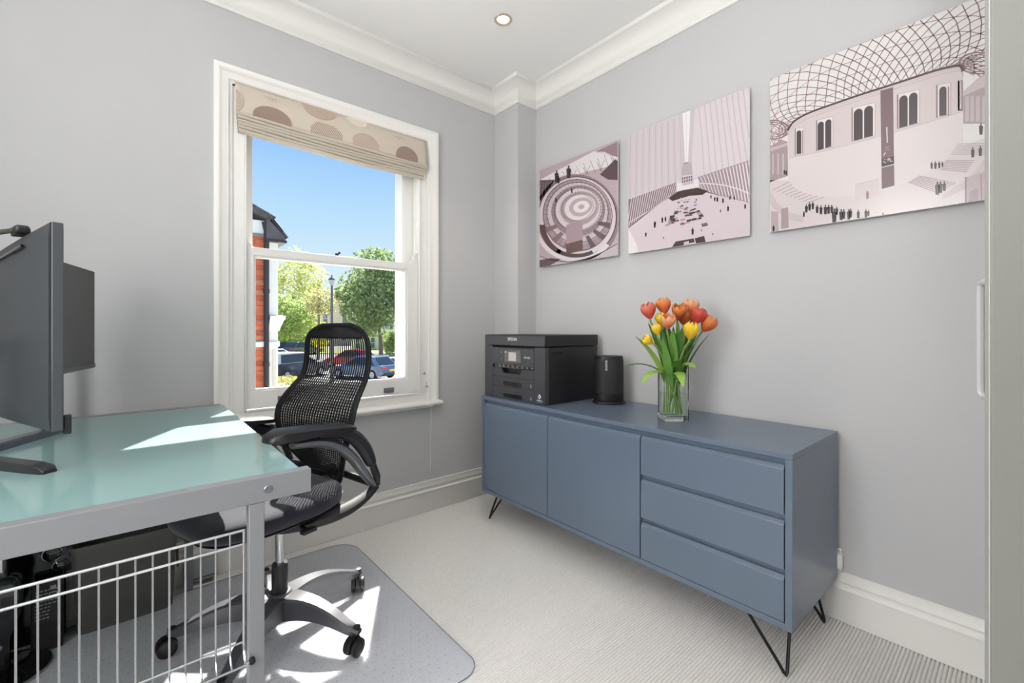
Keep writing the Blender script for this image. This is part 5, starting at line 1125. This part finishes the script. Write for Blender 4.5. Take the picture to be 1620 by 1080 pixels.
# parked cars: own frame +x = front of the car
m_tyre = mat('tyre', '#1e1e1f', .85); m_glass_car = mat('car_glass', '#28323c', .08, spec=.7); m_tail = mat('tail_light', '#c4232a', .25); m_plate = mat('plate_yellow', '#e9bf2c', .5); m_hub = mat('wheel_hub', '#a9abb0', .35, metal=.6)
def make_car(label, px, d, yaw_r, paint, L=4.3, Wd=1.8, H=1.5, suv=False, roofm=None):
    c = at(px, 520.5, d); h = RV * math.sin(yaw_r) + FV * math.cos(yaw_r); r = thing('parked_car', label, 'car', (c.x, c.y, GZ), math.atan2(h.y, h.x))
    hl = L / 2; belt = H * .60; lo = .24
    body = [(-hl, lo + .15), (-hl + .05, belt - .12), (-hl + .12, belt + .02), (hl * .35, belt), (hl * .82, belt - .13), (hl - .04, belt - .33), (hl, lo + .12), (hl - .15, lo), (-hl + .15, lo)]
    rings = [[Vector((x * (1 if abs(y) < .99 else .985), y * Wd / 2, z if abs(y) < .99 else lo + (z - lo) * .96)) for x, z in body] for y in (-1, -.93, .93, 1)]
    MB().loft(rings).build('body', paint, r, bevel=.03)
    tail = -hl + (.15 if suv else .35); roof = [(tail, belt), (tail + (.22 if suv else .5), H - .05), (tail + (.45 if suv else .8), H), (hl * .05, H - .02), (hl * .50, belt)]
    MB().loft([[Vector((x, y * (Wd / 2 - .05 - .16 * (z - belt) / (H - belt)), z)) for x, z in roof] for y in (-1, 1)]).build('roof', roofm or paint, r, bevel=.04)
    gl = MB()
    def tq(x, z, y, o): return Vector((x, y * (Wd / 2 - .05 - .16 * (z - belt) / (H - belt) + o), z))
    for sg in (-1, 1):
        q = [tq(tail + .32, belt + .04, sg, .012), tq(tail + (.42 if suv else .72), H - .12, sg, .012), tq(hl * .03, H - .12, sg, .012), tq(hl * .40, belt + .04, sg, .012)]
        MB().add([p for p in q] + [p - Vector((0, sg * .02, 0)) for p in q], [(0, 1, 2, 3), (4, 5, 6, 7), (0, 1, 5, 4), (1, 2, 6, 5), (2, 3, 7, 6), (3, 0, 4, 7)]).build('side_window', m_glass_car, r)
    rw0, rw1 = roof[0], roof[1]
    def ps(p0, p1, s, y, o): return Vector((p0[0] + (p1[0] - p0[0]) * s + o, y, p0[1] + (p1[1] - p0[1]) * s + .01))
    q = [ps(rw0, rw1, .08, -Wd * .40, -.02), ps(rw0, rw1, .08, Wd * .40, -.02), ps(rw0, rw1, .9, Wd * .34, -.02), ps(rw0, rw1, .9, -Wd * .34, -.02)]
    MB().add(q + [p + Vector((.03, 0, 0)) for p in q], [(0, 1, 2, 3), (4, 5, 6, 7), (0, 1, 5, 4), (1, 2, 6, 5), (2, 3, 7, 6), (3, 0, 4, 7)]).build('rear_window', m_glass_car, r)
    a0, a1 = roof[4], roof[3]; q = [ps(a0, a1, .08, -Wd * .40, .02), ps(a0, a1, .08, Wd * .40, .02), ps(a0, a1, .9, Wd * .34, .02), ps(a0, a1, .9, -Wd * .34, .02)]
    MB().add(q + [p - Vector((.03, 0, 0)) for p in q], [(0, 1, 2, 3), (4, 5, 6, 7), (0, 1, 5, 4), (1, 2, 6, 5), (2, 3, 7, 6), (3, 0, 4, 7)]).build('windscreen', m_glass_car, r)
    for sx in (-1, 1):
        for sy in (-1, 1):
            w_ = MB().lathe([(.17, -.1), (.30, -.1), (.33, -.06), (.33, .06), (.30, .1), (.17, .1)], (sx * hl * .62, sy * (Wd / 2 - .09), .33), 20, axis=(0, 1, 0)).build('wheel', m_tyre, r)
            MB().lathe([(.0, -.105), (.19, -.105), (.19, .105), (.0, .105)], (sx * hl * .62, sy * (Wd / 2 - .09), .33), 14, axis=(0, 1, 0)).build('hub_cap', m_hub, w_)
    for sy in (-1, 1):
        MB().box((-hl - .015, sy * Wd * .27, belt - .20), (-hl + .10, sy * Wd * .485, belt - .06)).build('tail_light', m_tail, r, bevel=.01)
        MB().box((hl - .14, sy * Wd * .30, belt - .42), (hl - .0, sy * Wd * .47, belt - .28)).build('headlight', mat('headlight', '#dfe4e8', .1), r, bevel=.01)
        MB().box((hl * .30, sy * Wd * .49, belt - .0), (hl * .38, sy * (Wd * .49 + .16), belt + .12)).build('door_mirror', paint, r, bevel=.02)
    if suv: MB().box((-hl - .012, -Wd * .27, belt - .165), (-hl + .05, Wd * .27, belt - .12)).build('light_bar', m_tail, r)
    MB().box((-hl - .03, -.26, lo + .28), (-hl + .03, .26, lo + .39)).build('number_plate', m_plate, r)
    MB().box((-hl - .03, -Wd * .46, lo + .02), (-hl + .2, Wd * .46, lo + .2)).build('rear_bumper', mat('bumper_grey', '#2d3138', .5), r, bevel=.03)
    return r
pk = lambda n_, h: mat('car_paint_' + n_, h, .18, coat=.6)
make_car('black estate car with yellow rear plate parked nearest, left of the chair', 463, gd(597), .30, pk('black', '#2a2f38'), 4.6, 1.9, 1.66, True, mat('car_roof_silver', '#c3c6ca', .25))
make_car('small dark car furthest left in the row before the hedge', 451, gd(560), .45, pk('navy', '#2b3440'), 4.1, 1.75, 1.5)
make_car('dark grey car parked right of the small dark one before the hedge', 478, gd(561), .40, pk('grey', '#454b55'), 4.4, 1.8, 1.6)
make_car('white car mostly hidden behind the black estate car', 437, gd(578), .4, pk('white', '#e6e6e4'), 4.2, 1.8, 1.45)
make_car('blue hatchback parked side on at the right of the window', 577, gd(598), -1.18, pk('blue', '#58708f'), 4.2, 1.8, 1.45)
make_car('red car seen only through the chair back mesh', 556, gd(580), -1.35, pk('red', '#b32531'), 4.1, 1.75, 1.45)
